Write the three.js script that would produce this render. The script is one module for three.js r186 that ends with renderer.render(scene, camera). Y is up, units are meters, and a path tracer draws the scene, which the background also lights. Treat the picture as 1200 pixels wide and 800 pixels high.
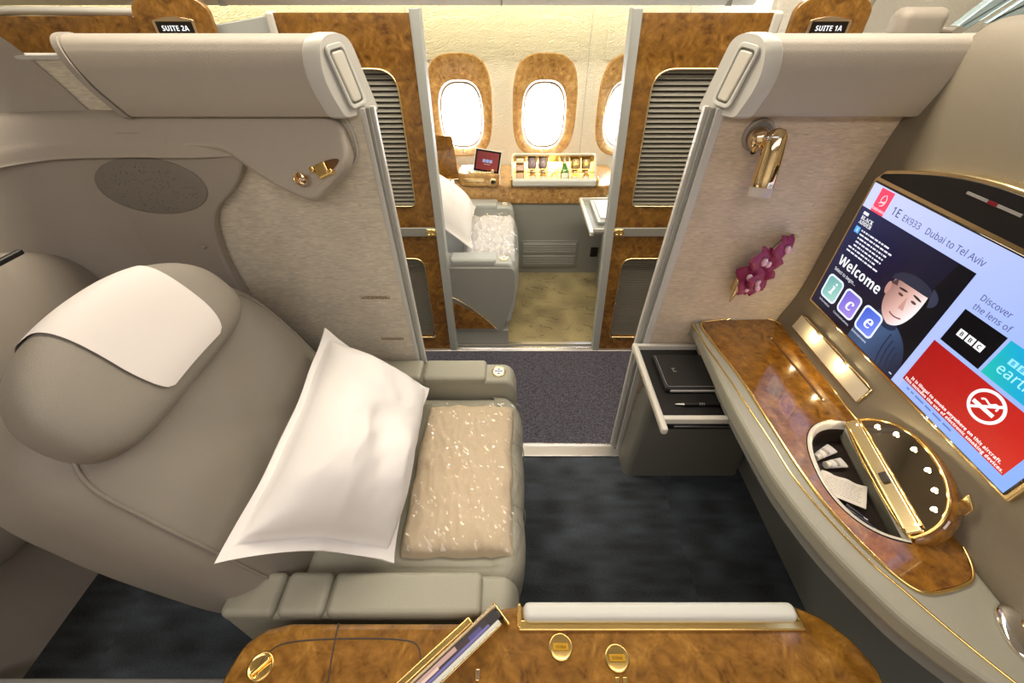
import * as THREE from 'three';
import { RoundedBoxGeometry } from 'three/addons/geometries/RoundedBoxGeometry.js';
import { mergeGeometries, mergeVertices, toCreasedNormals } from 'three/addons/utils/BufferGeometryUtils.js';
import { ImprovedNoise } from 'three/addons/math/ImprovedNoise.js';
import { RectAreaLightUniformsLib } from 'three/addons/lights/RectAreaLightUniformsLib.js';

// ---------------------------------------------------------------- camera, sky, large lights, exposure
const scene = new THREE.Scene();
const F = 490, PITCH = Math.atan(406 / 490), EYE = 1.5;
const camera = new THREE.PerspectiveCamera(2 * Math.atan(400 / F) * 180 / Math.PI, 1.5, 0.02, 60);
camera.position.set(0, EYE, 0);
camera.lookAt(0, EYE - Math.sin(PITCH), -Math.cos(PITCH));
const renderer = new THREE.WebGLRenderer({ antialias: true });
renderer.toneMapping = THREE.LinearToneMapping;
renderer.toneMappingExposure = 1.24;
renderer.shadowMap.enabled = true;
RectAreaLightUniformsLib.init();
scene.background = new THREE.Color().setRGB(0.93, 0.97, 1.0);      // overcast-white sky outside the windows
scene.backgroundIntensity = 18;
const CEIL = 2.25;
function ceilingLight(x, z, w, d, power, rgb) {                    // lamp panel set into the ceiling, light just under it
  const l = new THREE.RectAreaLight(new THREE.Color().setRGB(...rgb), power, w, d);
  l.position.set(x, CEIL - 0.035, z); l.lookAt(x, 0, z + 1e-4); scene.add(l); return l;
}
const WARM = [1.0, 0.88, 0.71];
ceilingLight(0.1, -1.42, 3.0, 0.36, 11, WARM);                    // above the aisle
ceilingLight(0.0, 0.75, 2.6, 0.5, 3.9, [1.0, .91, .90]);                      // added fill behind the camera, above the centre suites

// ---------------------------------------------------------------- helpers
const { sin, cos, PI, abs, max, min, sqrt, sign, pow, floor, hypot } = Math;
const V = (x, y, z) => new THREE.Vector3(x, y, z);
let seed = 7;
const rnd = () => { seed = (seed * 16807) % 2147483647; return seed / 2147483647; };
const perlin = new ImprovedNoise();
const cth = cos(PITCH), sth = sin(PITCH);
function PX(px, py, k, val) {                                      // pixel + one known coordinate -> point
  const u = (px - 600) / F, v = (py - 400) / F, d = [u, -v * cth - sth, -(cth - v * sth)], o = [0, EYE, 0], i = 'xyz'.indexOf(k);
  const t = (val - o[i]) / d[i];
  return [o[0] + t * d[0], o[1] + t * d[1], o[2] + t * d[2]];
}
const taken = {};
function numbered(n) { if (!(n in taken)) { taken[n] = 0; return n; } taken[n]++; return n + '_' + String(taken[n]).padStart(3, '0'); }
function mesh(name, geo, mat, parent) {
  if (Array.isArray(geo)) geo = merge(geo);
  if (mat.userData.uv) geo = boxUV(geo, mat.userData.uv);
  const m = new THREE.Mesh(geo, mat);
  m.castShadow = m.receiveShadow = true;
  if (parent) { m.name = name; parent.add(m); } else { m.name = numbered(name); scene.add(m); }
  return m;
}
function thing(name, label, category, pos = [0, 0, 0], group) {
  const o = new THREE.Group(); o.name = numbered(name); o.position.set(...pos); scene.add(o);
  o.userData = { label, category }; if (group) o.userData.group = group; return o;
}
function tag(o, label, category, group) { Object.assign(o.userData, { label, category }); if (group) o.userData.group = group; return o; }
function struct(name, label, geo, mat) {
  let o; if (geo) o = mesh(name, geo, mat); else { o = new THREE.Group(); o.name = numbered(name); scene.add(o); }
  o.userData.kind = 'structure'; if (label) o.userData.label = label; o.userData.category = name.split('_')[0]; return o;
}
function merge(list) {
  return mergeGeometries(list.map(g => {
    g = g.index ? g.toNonIndexed() : g;
    if (!g.attributes.normal) g.computeVertexNormals();
    if (!g.attributes.uv) g.setAttribute('uv', new THREE.BufferAttribute(new Float32Array(g.attributes.position.count * 2), 2));
    for (const k of Object.keys(g.attributes)) if (!['position', 'normal', 'uv'].includes(k)) g.deleteAttribute(k);
    return g;
  }));
}
function boxUV(g, s) {                                            // metre-true uv, one projection axis per face
  if (g.index) g = g.toNonIndexed();
  const p = g.attributes.position, uv = new Float32Array(p.count * 2), a = V(), b = V(), c = V();
  for (let i = 0; i < p.count; i += 3) {
    a.fromBufferAttribute(p, i); b.fromBufferAttribute(p, i + 1); c.fromBufferAttribute(p, i + 2); b.sub(a); c.sub(a); b.cross(c);
    const ax = abs(b.x), ay = abs(b.y), az = abs(b.z);
    for (let j = i; j < i + 3; j++) { const x = p.getX(j), y = p.getY(j), z = p.getZ(j); if (az >= ax && az >= ay) { uv[2 * j] = x / s; uv[2 * j + 1] = y / s; } else if (ay >= ax) { uv[2 * j] = x / s; uv[2 * j + 1] = z / s; } else { uv[2 * j] = z / s; uv[2 * j + 1] = y / s; } }
  }
  g.setAttribute('uv', new THREE.BufferAttribute(uv, 2)); return g;
}
const at = (g, x, y, z) => g.translate(x, y, z);
const bx = (w, h, d, x = 0, y = 0, z = 0) => new THREE.BoxGeometry(w, h, d).translate(x, y, z);
const rb = (w, h, d, r, x = 0, y = 0, z = 0, seg = 3) => new RoundedBoxGeometry(w, h, d, seg, min(r, w / 2.01, h / 2.01, d / 2.01)).translate(x, y, z);
const span = (x0, x1, y0, y1, z0, z1, r = 0.004, seg = 2) => rb(abs(x1 - x0), abs(y1 - y0), abs(z1 - z0), r, (x0 + x1) / 2, (y0 + y1) / 2, (z0 + z1) / 2, seg);
const cyl = (r0, r1, h, seg = 24) => new THREE.CylinderGeometry(r0, r1, h, seg);
function rshape(pts, r) {                                          // polygon with rounded corners (r: number or array)
  const s = new THREE.Shape(), n = pts.length;
  for (let i = 0; i < n; i++) {
    const a = pts[(i + n - 1) % n], b = pts[i], c = pts[(i + 1) % n], R = Array.isArray(r) ? r[i] : r;
    const la = hypot(a[0] - b[0], a[1] - b[1]), lc = hypot(c[0] - b[0], c[1] - b[1]), k = min(R, la / 2.01, lc / 2.01);
    const p = [b[0] + (a[0] - b[0]) / la * k, b[1] + (a[1] - b[1]) / la * k], q = [b[0] + (c[0] - b[0]) / lc * k, b[1] + (c[1] - b[1]) / lc * k];
    if (i === 0) s.moveTo(...p); else s.lineTo(...p);
    if (k > 1e-5) s.quadraticCurveTo(b[0], b[1], q[0], q[1]);
  }
  s.closePath(); return s;
}
function smoothShape(pts) {                                        // closed smooth outline through points
  const c = new THREE.CatmullRomCurve3(pts.map(p => V(p[0], p[1], 0)), true, 'centripetal');
  return new THREE.Shape(c.getPoints(pts.length * 8).map(p => new THREE.Vector2(p.x, p.y)));
}
function ext(shape, depth, bevel = 0, seg = 3, curveSegments = 16) { // extruded along +z, total thickness = depth, outline kept
  return new THREE.ExtrudeGeometry(shape, { depth: max(1e-4, depth - 2 * bevel), bevelEnabled: bevel > 0, bevelThickness: bevel, bevelSize: bevel, bevelOffset: -bevel, bevelSegments: seg, curveSegments }).translate(0, 0, bevel);
}
const wallXY = (shape, z0, z1, bevel = 0, seg = 3) => ext(shape, abs(z1 - z0), bevel, seg).translate(0, 0, min(z0, z1));
function slab(pts, y0, y1, bevel = 0, r = 0, smooth = false, holes = []) {   // pts in (x,z): horizontal plate
  const m = pts.map(p => [p[0], -p[1]]), s = smooth ? smoothShape(m) : rshape(m, r);
  for (const h of holes) s.holes.push(h);
  return ext(s, y1 - y0, bevel, 3).rotateX(-PI / 2).translate(0, y0, 0);
}
function wallYZ(pts, x0, x1, bevel = 0, r = 0) {                   // pts in (z,y): plate facing x
  const s = rshape(pts.map(p => [-p[0], p[1]]), r);
  return ext(s, abs(x1 - x0), bevel).rotateY(PI / 2).translate(min(x0, x1), 0, 0);
}
const tube = (pts, r, closed = false, seg = 0, rad = 8, tension) => new THREE.TubeGeometry(new THREE.CatmullRomCurve3(pts.map(p => V(...p)), closed, 'centripetal'), seg || pts.length * 6, r, rad, closed);
function polyTube(pts, r, closed = false) {                        // straight segments, sharp joints
  const path = new THREE.CurvePath();
  for (let i = 0; i < pts.length - (closed ? 0 : 1); i++) path.add(new THREE.LineCurve3(V(...pts[i]), V(...pts[(i + 1) % pts.length])));
  return new THREE.TubeGeometry(path, pts.length * 8, r, 6, closed);
}
function shapeRing(shape, r, z = 0) { const p = shape.getPoints(12); p.pop(); return new THREE.TubeGeometry(new THREE.CatmullRomCurve3(p.map(q => V(q.x, q.y, z)), true, 'centripetal'), p.length * 3, r, 6, true); }
function grid(nu, nv, fn, closeU = false) {                        // parametric sheet, u,v in 0..1
  const pos = [], uv = [], idx = [];
  for (let j = 0; j <= nv; j++) for (let i = 0; i <= nu; i++) { const p = fn(i / nu, j / nv); pos.push(p[0], p[1], p[2]); uv.push(i / nu, j / nv); }
  for (let j = 0; j < nv; j++) for (let i = 0; i < nu; i++) { const a = j * (nu + 1) + i, b = a + 1, c = a + nu + 1, d = c + 1; idx.push(a, b, d, a, d, c); }
  const g = new THREE.BufferGeometry();
  g.setAttribute('position', new THREE.Float32BufferAttribute(pos, 3)); g.setAttribute('uv', new THREE.Float32BufferAttribute(uv, 2)); g.setIndex(idx);
  g.computeVertexNormals(); return g;
}
function loft(rings, cap = true) {                                 // rings: arrays of [x,y,z] with the same count, closed each
  const n = rings[0].length, pos = [], idx = [];
  for (const r of rings) for (const p of r) pos.push(...p);
  for (let k = 0; k < rings.length - 1; k++) for (let i = 0; i < n; i++) { const a = k * n + i, b = k * n + (i + 1) % n, c = a + n, d = b + n; idx.push(a, b, d, a, d, c); }
  if (cap) for (const k of [0, rings.length - 1]) {
    const c = [0, 0, 0]; for (const p of rings[k]) for (let j = 0; j < 3; j++) c[j] += p[j] / n;
    const ci = pos.length / 3; pos.push(...c);
    for (let i = 0; i < n; i++) { const a = k * n + i, b = k * n + (i + 1) % n; k === 0 ? idx.push(ci, b, a) : idx.push(ci, a, b); }
  }
  let g = new THREE.BufferGeometry(); g.setAttribute('position', new THREE.Float32BufferAttribute(pos, 3)); g.setIndex(idx);
  return toCreasedNormals(g, 0.7);
}
function roundProfile(pts, r) { return rshape(pts, r).getPoints(8).slice(0, -1).map(p => [p.x, p.y]); }
function superell(a, b, c, e1 = 0.6, e2 = 0.6, nu = 40, nv = 24) {
  const f = (w, e) => sign(w) * pow(abs(w), e);
  const g = grid(nu, nv, (u, v) => { const th = u * 2 * PI, ph = (v - 0.5) * PI; return [a * f(cos(ph), e1) * f(cos(th), e2), b * f(sin(ph), e1), -c * f(cos(ph), e1) * f(sin(th), e2)]; });
  g.deleteAttribute('uv'); const h = mergeVertices(g, 1e-5); h.computeVertexNormals(); return h;
}
const basis = (x, y, z, o) => new THREE.Matrix4().makeBasis(x, y, z).setPosition(o);

// ---------------------------------------------------------------- materials
function tileNoise(n, cells, s) {                                  // periodic value noise
  const L = new Float32Array(cells * cells); let q = s * 7919 + 13; for (let i = 0; i < L.length; i++) { q = (q * 16807) % 2147483647; L[i] = q / 2147483647; }
  const sm = t => t * t * (3 - 2 * t);
  return (u, v) => { u = ((u % 1) + 1) % 1 * cells; v = ((v % 1) + 1) % 1 * cells; const i = floor(u) % cells, j = floor(v) % cells, a = sm(u - floor(u)), b = sm(v - floor(v)), i1 = (i + 1) % cells, j1 = (j + 1) % cells;
    return (L[j * cells + i] * (1 - a) + L[j * cells + i1] * a) * (1 - b) + (L[j1 * cells + i] * (1 - a) + L[j1 * cells + i1] * a) * b; };
}
function dtex(n, fn, srgb) {
  const d = new Uint8Array(n * n * 4);
  for (let j = 0; j < n; j++) for (let i = 0; i < n; i++) { const c = fn(i / n, j / n, i, j), k = (j * n + i) * 4; d[k] = c[0]; d[k + 1] = c[1]; d[k + 2] = c[2]; d[k + 3] = 255; }
  const t = new THREE.DataTexture(d, n, n); t.wrapS = t.wrapT = THREE.RepeatWrapping; t.magFilter = THREE.LinearFilter; t.minFilter = THREE.LinearMipmapLinearFilter; t.generateMipmaps = true;
  if (srgb) t.colorSpace = THREE.SRGBColorSpace; t.needsUpdate = true; return t;
}
const N = [1, 2, 3, 4, 5, 6, 7, 8].map((s, i) => tileNoise(0, [4, 8, 16, 32, 64, 128, 6, 12][i], s + 3));
const g8 = v => { v = max(0, min(255, v * 255)); return [v, v, v]; };
function ramp(stops, t) { t = max(0, min(0.9999, t)); const k = t * (stops.length - 1), i = floor(k), f = k - i; return [0, 1, 2].map(c => stops[i][c] * (1 - f) + stops[i + 1][c] * f); }
const burlFn = (stops) => (u, v) => {
  const w1 = (N[1](u, v) - .5) * .11, w2 = (N[1](u + .37, v + .61) - .5) * .11, w3 = (N[2](u + .1, v + .8) - .5) * .07;
  const a = N[2](u + w1, v + w2), b = N[3](u + w2 + w3, v + w1), c = N[4](u + w1 * 1.5, v - w3), e = N[0](u, v);
  let t = .18 * e + .34 * a + .26 * b + .16 * c + .06 * N[5](u, v) + .0;
  t = .5 + (t - .5) * 1.5 + .018 * sin((a * 5 + b * 3) * 6);
  const knot = N[4](u + w2, v + w1 + .3); if (knot > .88) t -= (knot - .88) * 2.2;
  return ramp(stops, t);
};
const burlTex = dtex(512, burlFn([[84, 52, 14], [112, 74, 22], [131, 90, 30], [148, 105, 39], [168, 124, 54]]), true);
const burlPale = dtex(512, burlFn([[126, 88, 44], [156, 116, 64], [178, 138, 82], [196, 158, 100], [214, 180, 124]]), true);
const linenTex = dtex(512, (u, v) => { const s = .5 * N[5](u * .25, v * 3) + .3 * N[4](u * .5, v * 4) + .2 * N[3](u, v * 2); const m = .86 + .22 * (s - .5) + .05 * (N[1](u, v) - .5); return [236 * m, 226 * m, 204 * m]; }, true);
const linenBump = dtex(512, (u, v) => g8(.5 * N[5](u * .25, v * 3) + .5 * N[4](u * .5, v * 4)));
const leatherBump = dtex(512, (u, v) => g8(.6 * N[5](u, v) + .4 * N[5](u * 2, v * 2)));
const clothBump = dtex(512, (u, v, i, j) => g8(.35 + .15 * ((i + j) % 4) / 4 + .5 * N[5](u * 3, v * 3)));
const wallBump = dtex(512, (u, v) => { const w = N[3](u, v) * .05; return g8(.6 * N[4](u * .6 + w, v * 1.5 + w) + .4 * N[5](u, v * 1.5)); });
const aisleTex = dtex(512, (u, v) => { const w = (N[3](u, v) - .5) * .02; let a = N[5](u * 1.0 + w, v * 2.6); const b = N[5](u * 3 + .3, v * 3); a = a > .55 ? 1 : 0; const k = .25 + .75 * a * (.4 + .6 * b); return [26 + 84 * k, 26 + 82 * k, 31 + 92 * k]; }, true);
const carpetTex = dtex(512, (u, v) => { const k = .65 + .25 * N[5](u * 3, v * 3) + .3 * (N[1](u, v) - .5) + .25 * (N[2](u * .5, v * 2) - .5); return [76 * k, 84 * k, 92 * k]; }, true);
const floorTex = dtex(512, (u, v) => { const w = (N[2](u, v) - .5) * .1; let k = .92 + .2 * (N[5](u * 3, v * 3) - .5) + .25 * (N[1](u, v) - .5); const s = N[3](u * .6 + w, v * 1.4 + w); if (s > .74) k -= (s - .74) * .8; return [172 * k, 158 * k, 116 * k]; }, true);
const pileBump = dtex(256, (u, v) => g8(N[5](u * 2, v * 2)));

function M(rgb, rough = .6, o = {}) {
  const { uv, bump, bumpScale, map, ...rest } = o;
  const m = new THREE.MeshPhysicalMaterial({ color: new THREE.Color().setRGB(...rgb), roughness: rough, metalness: 0, side: THREE.DoubleSide, ...rest });
  if (map) m.map = map; if (bump) { m.bumpMap = bump; m.bumpScale = bumpScale ?? .001; }
  if (uv) m.userData.uv = uv; return m;
}
const mt = {
  cap: M([.42, .375, .31], .5, { bump: leatherBump, bumpScale: .0004, uv: .12 }),
  shell: M([.355, .315, .265], .5, { bump: leatherBump, bumpScale: .0004, uv: .12 }),
  front: M([.22, .187, .132], .48, { bump: leatherBump, bumpScale: .0004, uv: .12 }),  // taupe leather, taken darker to carry the dimness around the screen
  seat: M([.265, .24, .20], .55, { bump: leatherBump, bumpScale: .0006, uv: .1 }),
  arm: M([.33, .32, .25], .42, { bump: leatherBump, bumpScale: .0004, uv: .1 }),
  armGrey: M([.40, .42, .40], .4, { bump: leatherBump, bumpScale: .0004, uv: .1 }),
  greyPlastic: M([.27, .275, .25], .45),
  paleTrim: M([.55, .54, .49], .4),
  ivory: M([.66, .63, .54], .35, { clearcoat: .3, clearcoatRoughness: .2 }),
  ivoryPad: M([.62, .63, .58], .4),
  railDark: M([.20, .19, .165], .45),
  linen: M([1, 1, 1], .85, { map: linenTex, bump: linenBump, bumpScale: .0008, uv: .4 }),
  linenPink: M([.95, .86, .80], .85, { map: linenTex, bump: linenBump, bumpScale: .0008, uv: .4 }),
  side: M([.82, .79, .70], .7, { bump: wallBump, bumpScale: .009, uv: .35 }),
  sideSmooth: M([.80, .76, .66], .6, { bump: wallBump, bumpScale: .002, uv: .5 }),
  ceiling: M([.62, .60, .56], .8),
  burl: M([1, 1, 1], .22, { map: burlTex, uv: .36, clearcoat: .8, clearcoatRoughness: .08 }),
  burlGloss: M([1, .90, .60], .16, { map: burlTex, uv: .30, clearcoat: 1, clearcoatRoughness: .05 }),
  burlPale: M([1, 1, 1], .3, { map: burlPale, uv: .3, clearcoat: .7, clearcoatRoughness: .1 }),
  gold: M([.93, .66, .24], .18, { metalness: 1 }),
  goldPale: M([.90, .74, .42], .22, { metalness: 1 }),
  rose: M([.86, .66, .42], .1, { metalness: 1 }),
  chrome: M([.80, .78, .74], .08, { metalness: 1 }),
  alu: M([.72, .71, .69], .3, { metalness: 1 }),
  mirror: M([.34, .29, .22], .04, { metalness: 1 }),  // tinted dark: a dim reflection put into the metal colour
  black: M([.010, .010, .010], .35),
  blackGloss: M([.004, .004, .005], .06, { clearcoat: 1 }),
  darkWood: M([.045, .032, .022], .6),
  slat: M([.25, .24, .20], .45),
  slatBack: M([.05, .047, .04], .7),
  white: M([.79, .77, .75], .85, { bump: clothBump, bumpScale: .0003, uv: .08 }),
  cover: M([.74, .70, .67], .85, { bump: clothBump, bumpScale: .0003, uv: .08 }),
  blanket: M([.78, .64, .44], .95, { bump: pileBump, bumpScale: .0012, uv: .06, sheen: .4 }),
  blanketCool: M([.80, .79, .80], .9, { bump: pileBump, bumpScale: .0012, uv: .06 }),
  bag: M([1, 1, 1], .04, { transmission: 1, thickness: 0, ior: 1.45, specularIntensity: 1 }),
  glass: M([1, 1, 1], .02, { transmission: 1, thickness: 0, ior: 1.45 }),
  carpet: M([1, 1, 1], .95, { map: carpetTex, uv: .6, bump: pileBump, bumpScale: .002 }),
  aisle: M([1, 1, 1], .9, { map: aisleTex, uv: .42 }),
  floorPale: M([1, 1, 1], .9, { map: floorTex, uv: .7 }),  // carpet map carries the tan that the light gives it
  speaker: M([.21, .19, .155], .7),
  petal: M([.25, .011, .075], .55, { transmission: .15, thickness: 0 }),
  lip: M([.72, .42, .52], .6),
  stem: M([.25, .22, .09], .6),
  paper: M([.72, .69, .62], .6),
};

// canvas prints ------------------------------------------------------------------------------------
function print(w, h, draw, opts = {}) {
  const c = document.createElement('canvas'); c.width = w; c.height = h; const x = c.getContext('2d'); draw(x, w, h);
  const t = new THREE.CanvasTexture(c); t.colorSpace = THREE.SRGBColorSpace; t.anisotropy = 8;
  const { glow, ...rest } = opts;
  if (glow) return new THREE.MeshStandardMaterial({ color: 0x000000, emissive: 0xffffff, emissiveMap: t, emissiveIntensity: glow, roughness: .25, ...rest });
  return new THREE.MeshStandardMaterial({ map: t, roughness: .6, ...rest });
}
function panel(name, mat, parent, o, ux, uy, w, h) {               // flat printed plate: lower corner o, unit axes
  const g = new THREE.PlaneGeometry(w, h).translate(w / 2, h / 2, 0), z = V(...ux).cross(V(...uy));
  g.applyMatrix4(basis(V(...ux), V(...uy), z, V(...o))); return mesh(name, g, mat, parent);
}

// ================================================================ THE SETTING
const ZN = -1.08, ZD = -1.735, ZW = -2.98;
struct('floor', 'dark navy carpet of the centre suite', bx(5.2, .06, 2.75, 0, -.03, .29), mt.carpet);
struct('floor', 'speckled dark grey aisle carpet', bx(5.2, .06, .612, 0, -.03, -1.418), mt.aisle);
struct('floor', 'carpet of the window suite with the tan of the light put into its colour', bx(5.2, .06, 1.4, 0, -.03, -2.43), mt.floorPale);
{ // thresholds of the two sliding doors
  const t = struct('trim_1', 'bright metal door threshold at the near edge of the aisle');
  mesh('sill', span(.02, .52, -.002, .010, -1.108, -1.045, .003), mt.alu, t);
  mesh('rail', span(.02, .52, .006, .016, -1.108, -1.10, .002), mt.chrome, t);
  const u = struct('trim_2', 'bright metal door track across the window suite entrance');
  mesh('sill', span(-.9, .95, -.002, .008, -1.80, -1.722, .003), mt.alu, u);
  mesh('rail', span(-.9, .95, .006, .014, -1.745, -1.737, .002), mt.chrome, u);
  mesh('rail', span(-.9, .95, .006, .014, -1.772, -1.766, .002), mt.railDark, u);
}
{ const c = struct('ceiling', 'pale cabin ceiling'); mesh('ceiling_panel', bx(5.2, .08, 4.9, 0, CEIL + .04, -.75), mt.ceiling, c);
  const glow = new THREE.MeshStandardMaterial({ color: 0xffffff, emissive: new THREE.Color().setRGB(1, .88, .72), emissiveIntensity: .9 });
  mesh('lamp_panel', bx(3.0, .02, .36, .1, CEIL - .012, -1.42), glow, c); mesh('lamp_panel', bx(2.6, .02, .5, 0, CEIL - .012, .75), glow, c); }  // second panel belongs to the added fill, out of view
struct('wall_rear', null, bx(.08, 2.4, 4.9, -2.56, 1.15, -.75), mt.sideSmooth);
struct('wall_front', null, bx(.08, 2.4, 4.9, 2.56, 1.15, -.75), mt.sideSmooth);
struct('wall_opposite', null, bx(5.2, 2.4, .08, 0, 1.15, 1.66), mt.sideSmooth);

// ---- window wall with openings
const oval = (w, h, e = 3.2, n = 56) => Array.from({ length: n }, (_, i) => { const a = i / n * 2 * PI, f = x => sign(x) * pow(abs(x), 2 / e); return [w * f(cos(a)), h * f(sin(a))]; });
const WY = .93, WX = [-.86, -.327, .206, .739, 1.27];
{
  const s = new THREE.Shape([[-2.6, -.06], [2.6, -.06], [2.6, 1.45], [-2.6, 1.45]].map(p => new THREE.Vector2(...p)));
  for (const x of WX) { const h = new THREE.Path(oval(.188, .272).map(p => new THREE.Vector2(p[0] + x, p[1] + WY + .02))); s.holes.push(h); }
  const w = struct('wall_window', 'cream textured cabin sidewall around the windows');
  mesh('sidewall_panel', ext(s, .05).translate(0, 0, ZW - .05), mt.side, w);
  // upper sidewall leaning into the cabin
  mesh('upper_panel', grid(40, 8, (u, v) => [-2.6 + 5.2 * u, 1.45 + .3 * v, ZW + .12 * v * v]), mt.side, w);
  for (const x of [-.6, .455, 1.0]) mesh('seam', span(x - .0025, x + .0025, .3, 1.45, ZW - .001, ZW + .004, .001), mt.paleTrim, w);
  for (const x of WX) { // embossed shade pocket above each window
    const o = [[x - .19, 1.20], [x + .19, 1.20], [x + .19, 1.405], [x - .19, 1.405]];
    mesh('shade_pocket', wallXY(rshape(o, [.02, .02, .1, .1]), ZW - .004, ZW + .009, .006), mt.side, w);
  }
}
WX.forEach((x, i) => {
  const w = struct('window_' + (i + 1), 'oval cabin window with walnut surround'); 
  const rings = [], e = [3.2, 3.2, 3.0, 2.9, 2.8];
  [[.202, .290, .004, .022], [.195, .283, .016, .022], [.184, .270, .014, .018], [.140, .198, -.014, -.028], [.130, .186, -.045, -.034]].forEach(([a, b, dz, dy], k) => rings.push(oval(a, b, e[k]).map(p => [p[0] + x, p[1] + WY + dy, ZW + dz])));
  mesh('surround', loft(rings, false), mt.burlPale, w);
  const r2 = [[.130, .186, -.045], [.126, .181, -.040], [.122, .176, -.05], [.120, .174, -.09]].map(([a, b, dz]) => oval(a, b, 2.8).map(p => [p[0] + x, p[1] + WY - .034, ZW + dz]));
  mesh('inner_rim', loft(r2, false), mt.paleTrim, w);
  mesh('pane', ext(new THREE.Shape(oval(.123, .177, 2.8).map(p => new THREE.Vector2(...p))), .004).translate(x, WY - .034, ZW - .085), mt.glass, w);
  mesh('shade_pull', rb(.012, .03, .008, .004, x, WY - .232, ZW + .012), mt.ivory, w);
});
// ---- overhead bin valance and cove lamp above the windows
{
  const b = struct('trim_3', 'grey overhead bin edge above the windows');
  mesh('bin_front', wallYZ([[-2.62, 1.468], [-2.56, 1.462], [-2.50, 1.50], [-2.42, 2.25], [-2.62, 2.25]], -2.55, 1.15, 0), mt.ceiling, b);
  mesh('bin_floor', span(-2.55, 1.15, 1.60, 1.63, -2.90, -2.6, .004), mt.ceiling, b);
  for (const x of [-1.36, -.05, 1.02]) mesh('bin_joint', span(x - .003, x + .003, 1.46, 1.7, -2.565, -2.50, .001), mt.railDark, b);
  const lampMat = new THREE.MeshStandardMaterial({ color: 0xffffff, emissive: new THREE.Color().setRGB(1, .78, .28), emissiveIntensity: 2.5 });
  const l = thing('cove_lamp', 'warm yellow light strip hidden above the windows', 'lamp', [0, 0, 0]);
  mesh('tube', span(-2.5, .95, 1.585, 1.60, -2.80, -2.76, .004), lampMat, l);
  const a = new THREE.RectAreaLight(new THREE.Color().setRGB(1, .86, .48), 20, 3.4, .05); a.position.set(-.78, 1.58, -2.78); a.lookAt(-.78, 1.35, -2.98); scene.add(a);
}

// ---------------------------------------------------------------- near partitions along the aisle
function capProfile() { return roundProfile([[-1.042, 1.287], [-1.030, 1.365], [-1.066, 1.437], [-1.135, 1.437], [-1.135, 1.287]], [.012, .05, .035, .03, .01]); }
function loftX(prof, xa, xb) { return loft([0, 1].map(k => prof.map(([z, y]) => [(k ? xb : xa)(y, z), y, z]))); }
function handlePlate(parent, sgn, xo) {                            // grip plate on the slanted end of the cap
  const k = .26, n = V(sgn, k, .55).normalize(), dirUp = V(-sgn * k, 1, 0).addScaledVector(n, -V(-sgn * k, 1, 0).dot(n)).normalize(), xax = dirUp.clone().cross(n).normalize();
  const m = o => basis(xax, dirUp, n, V(...o));
  const o = [xo(1.362, -1.084) + sgn * .001, 1.362, -1.084];
  const outer = rshape([[-.026, -.062], [.026, -.062], [.026, .060], [-.026, .060]], .015), inner = rshape([[-.015, -.05], [.013, -.05], [.017, .046], [-.017, .046]], .008);
  const ring = rshape([[-.026, -.062], [.026, -.062], [.026, .060], [-.026, .060]], .015); ring.holes.push(new THREE.Path(rshape([[-.019, -.054], [.017, -.054], [.021, .05], [-.021, .05]], .01).getPoints(8)));
  mesh('handle_frame', ext(ring, .008, .002).applyMatrix4(m(o)), mt.ivoryPad, parent);
  mesh('handle_recess', ext(outer, .003, .001).applyMatrix4(m(o)), mt.railDark, parent);
  mesh('handle_plate', ext(inner, .009, .003).applyMatrix4(m(o)), mt.ivory, parent);
}
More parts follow.
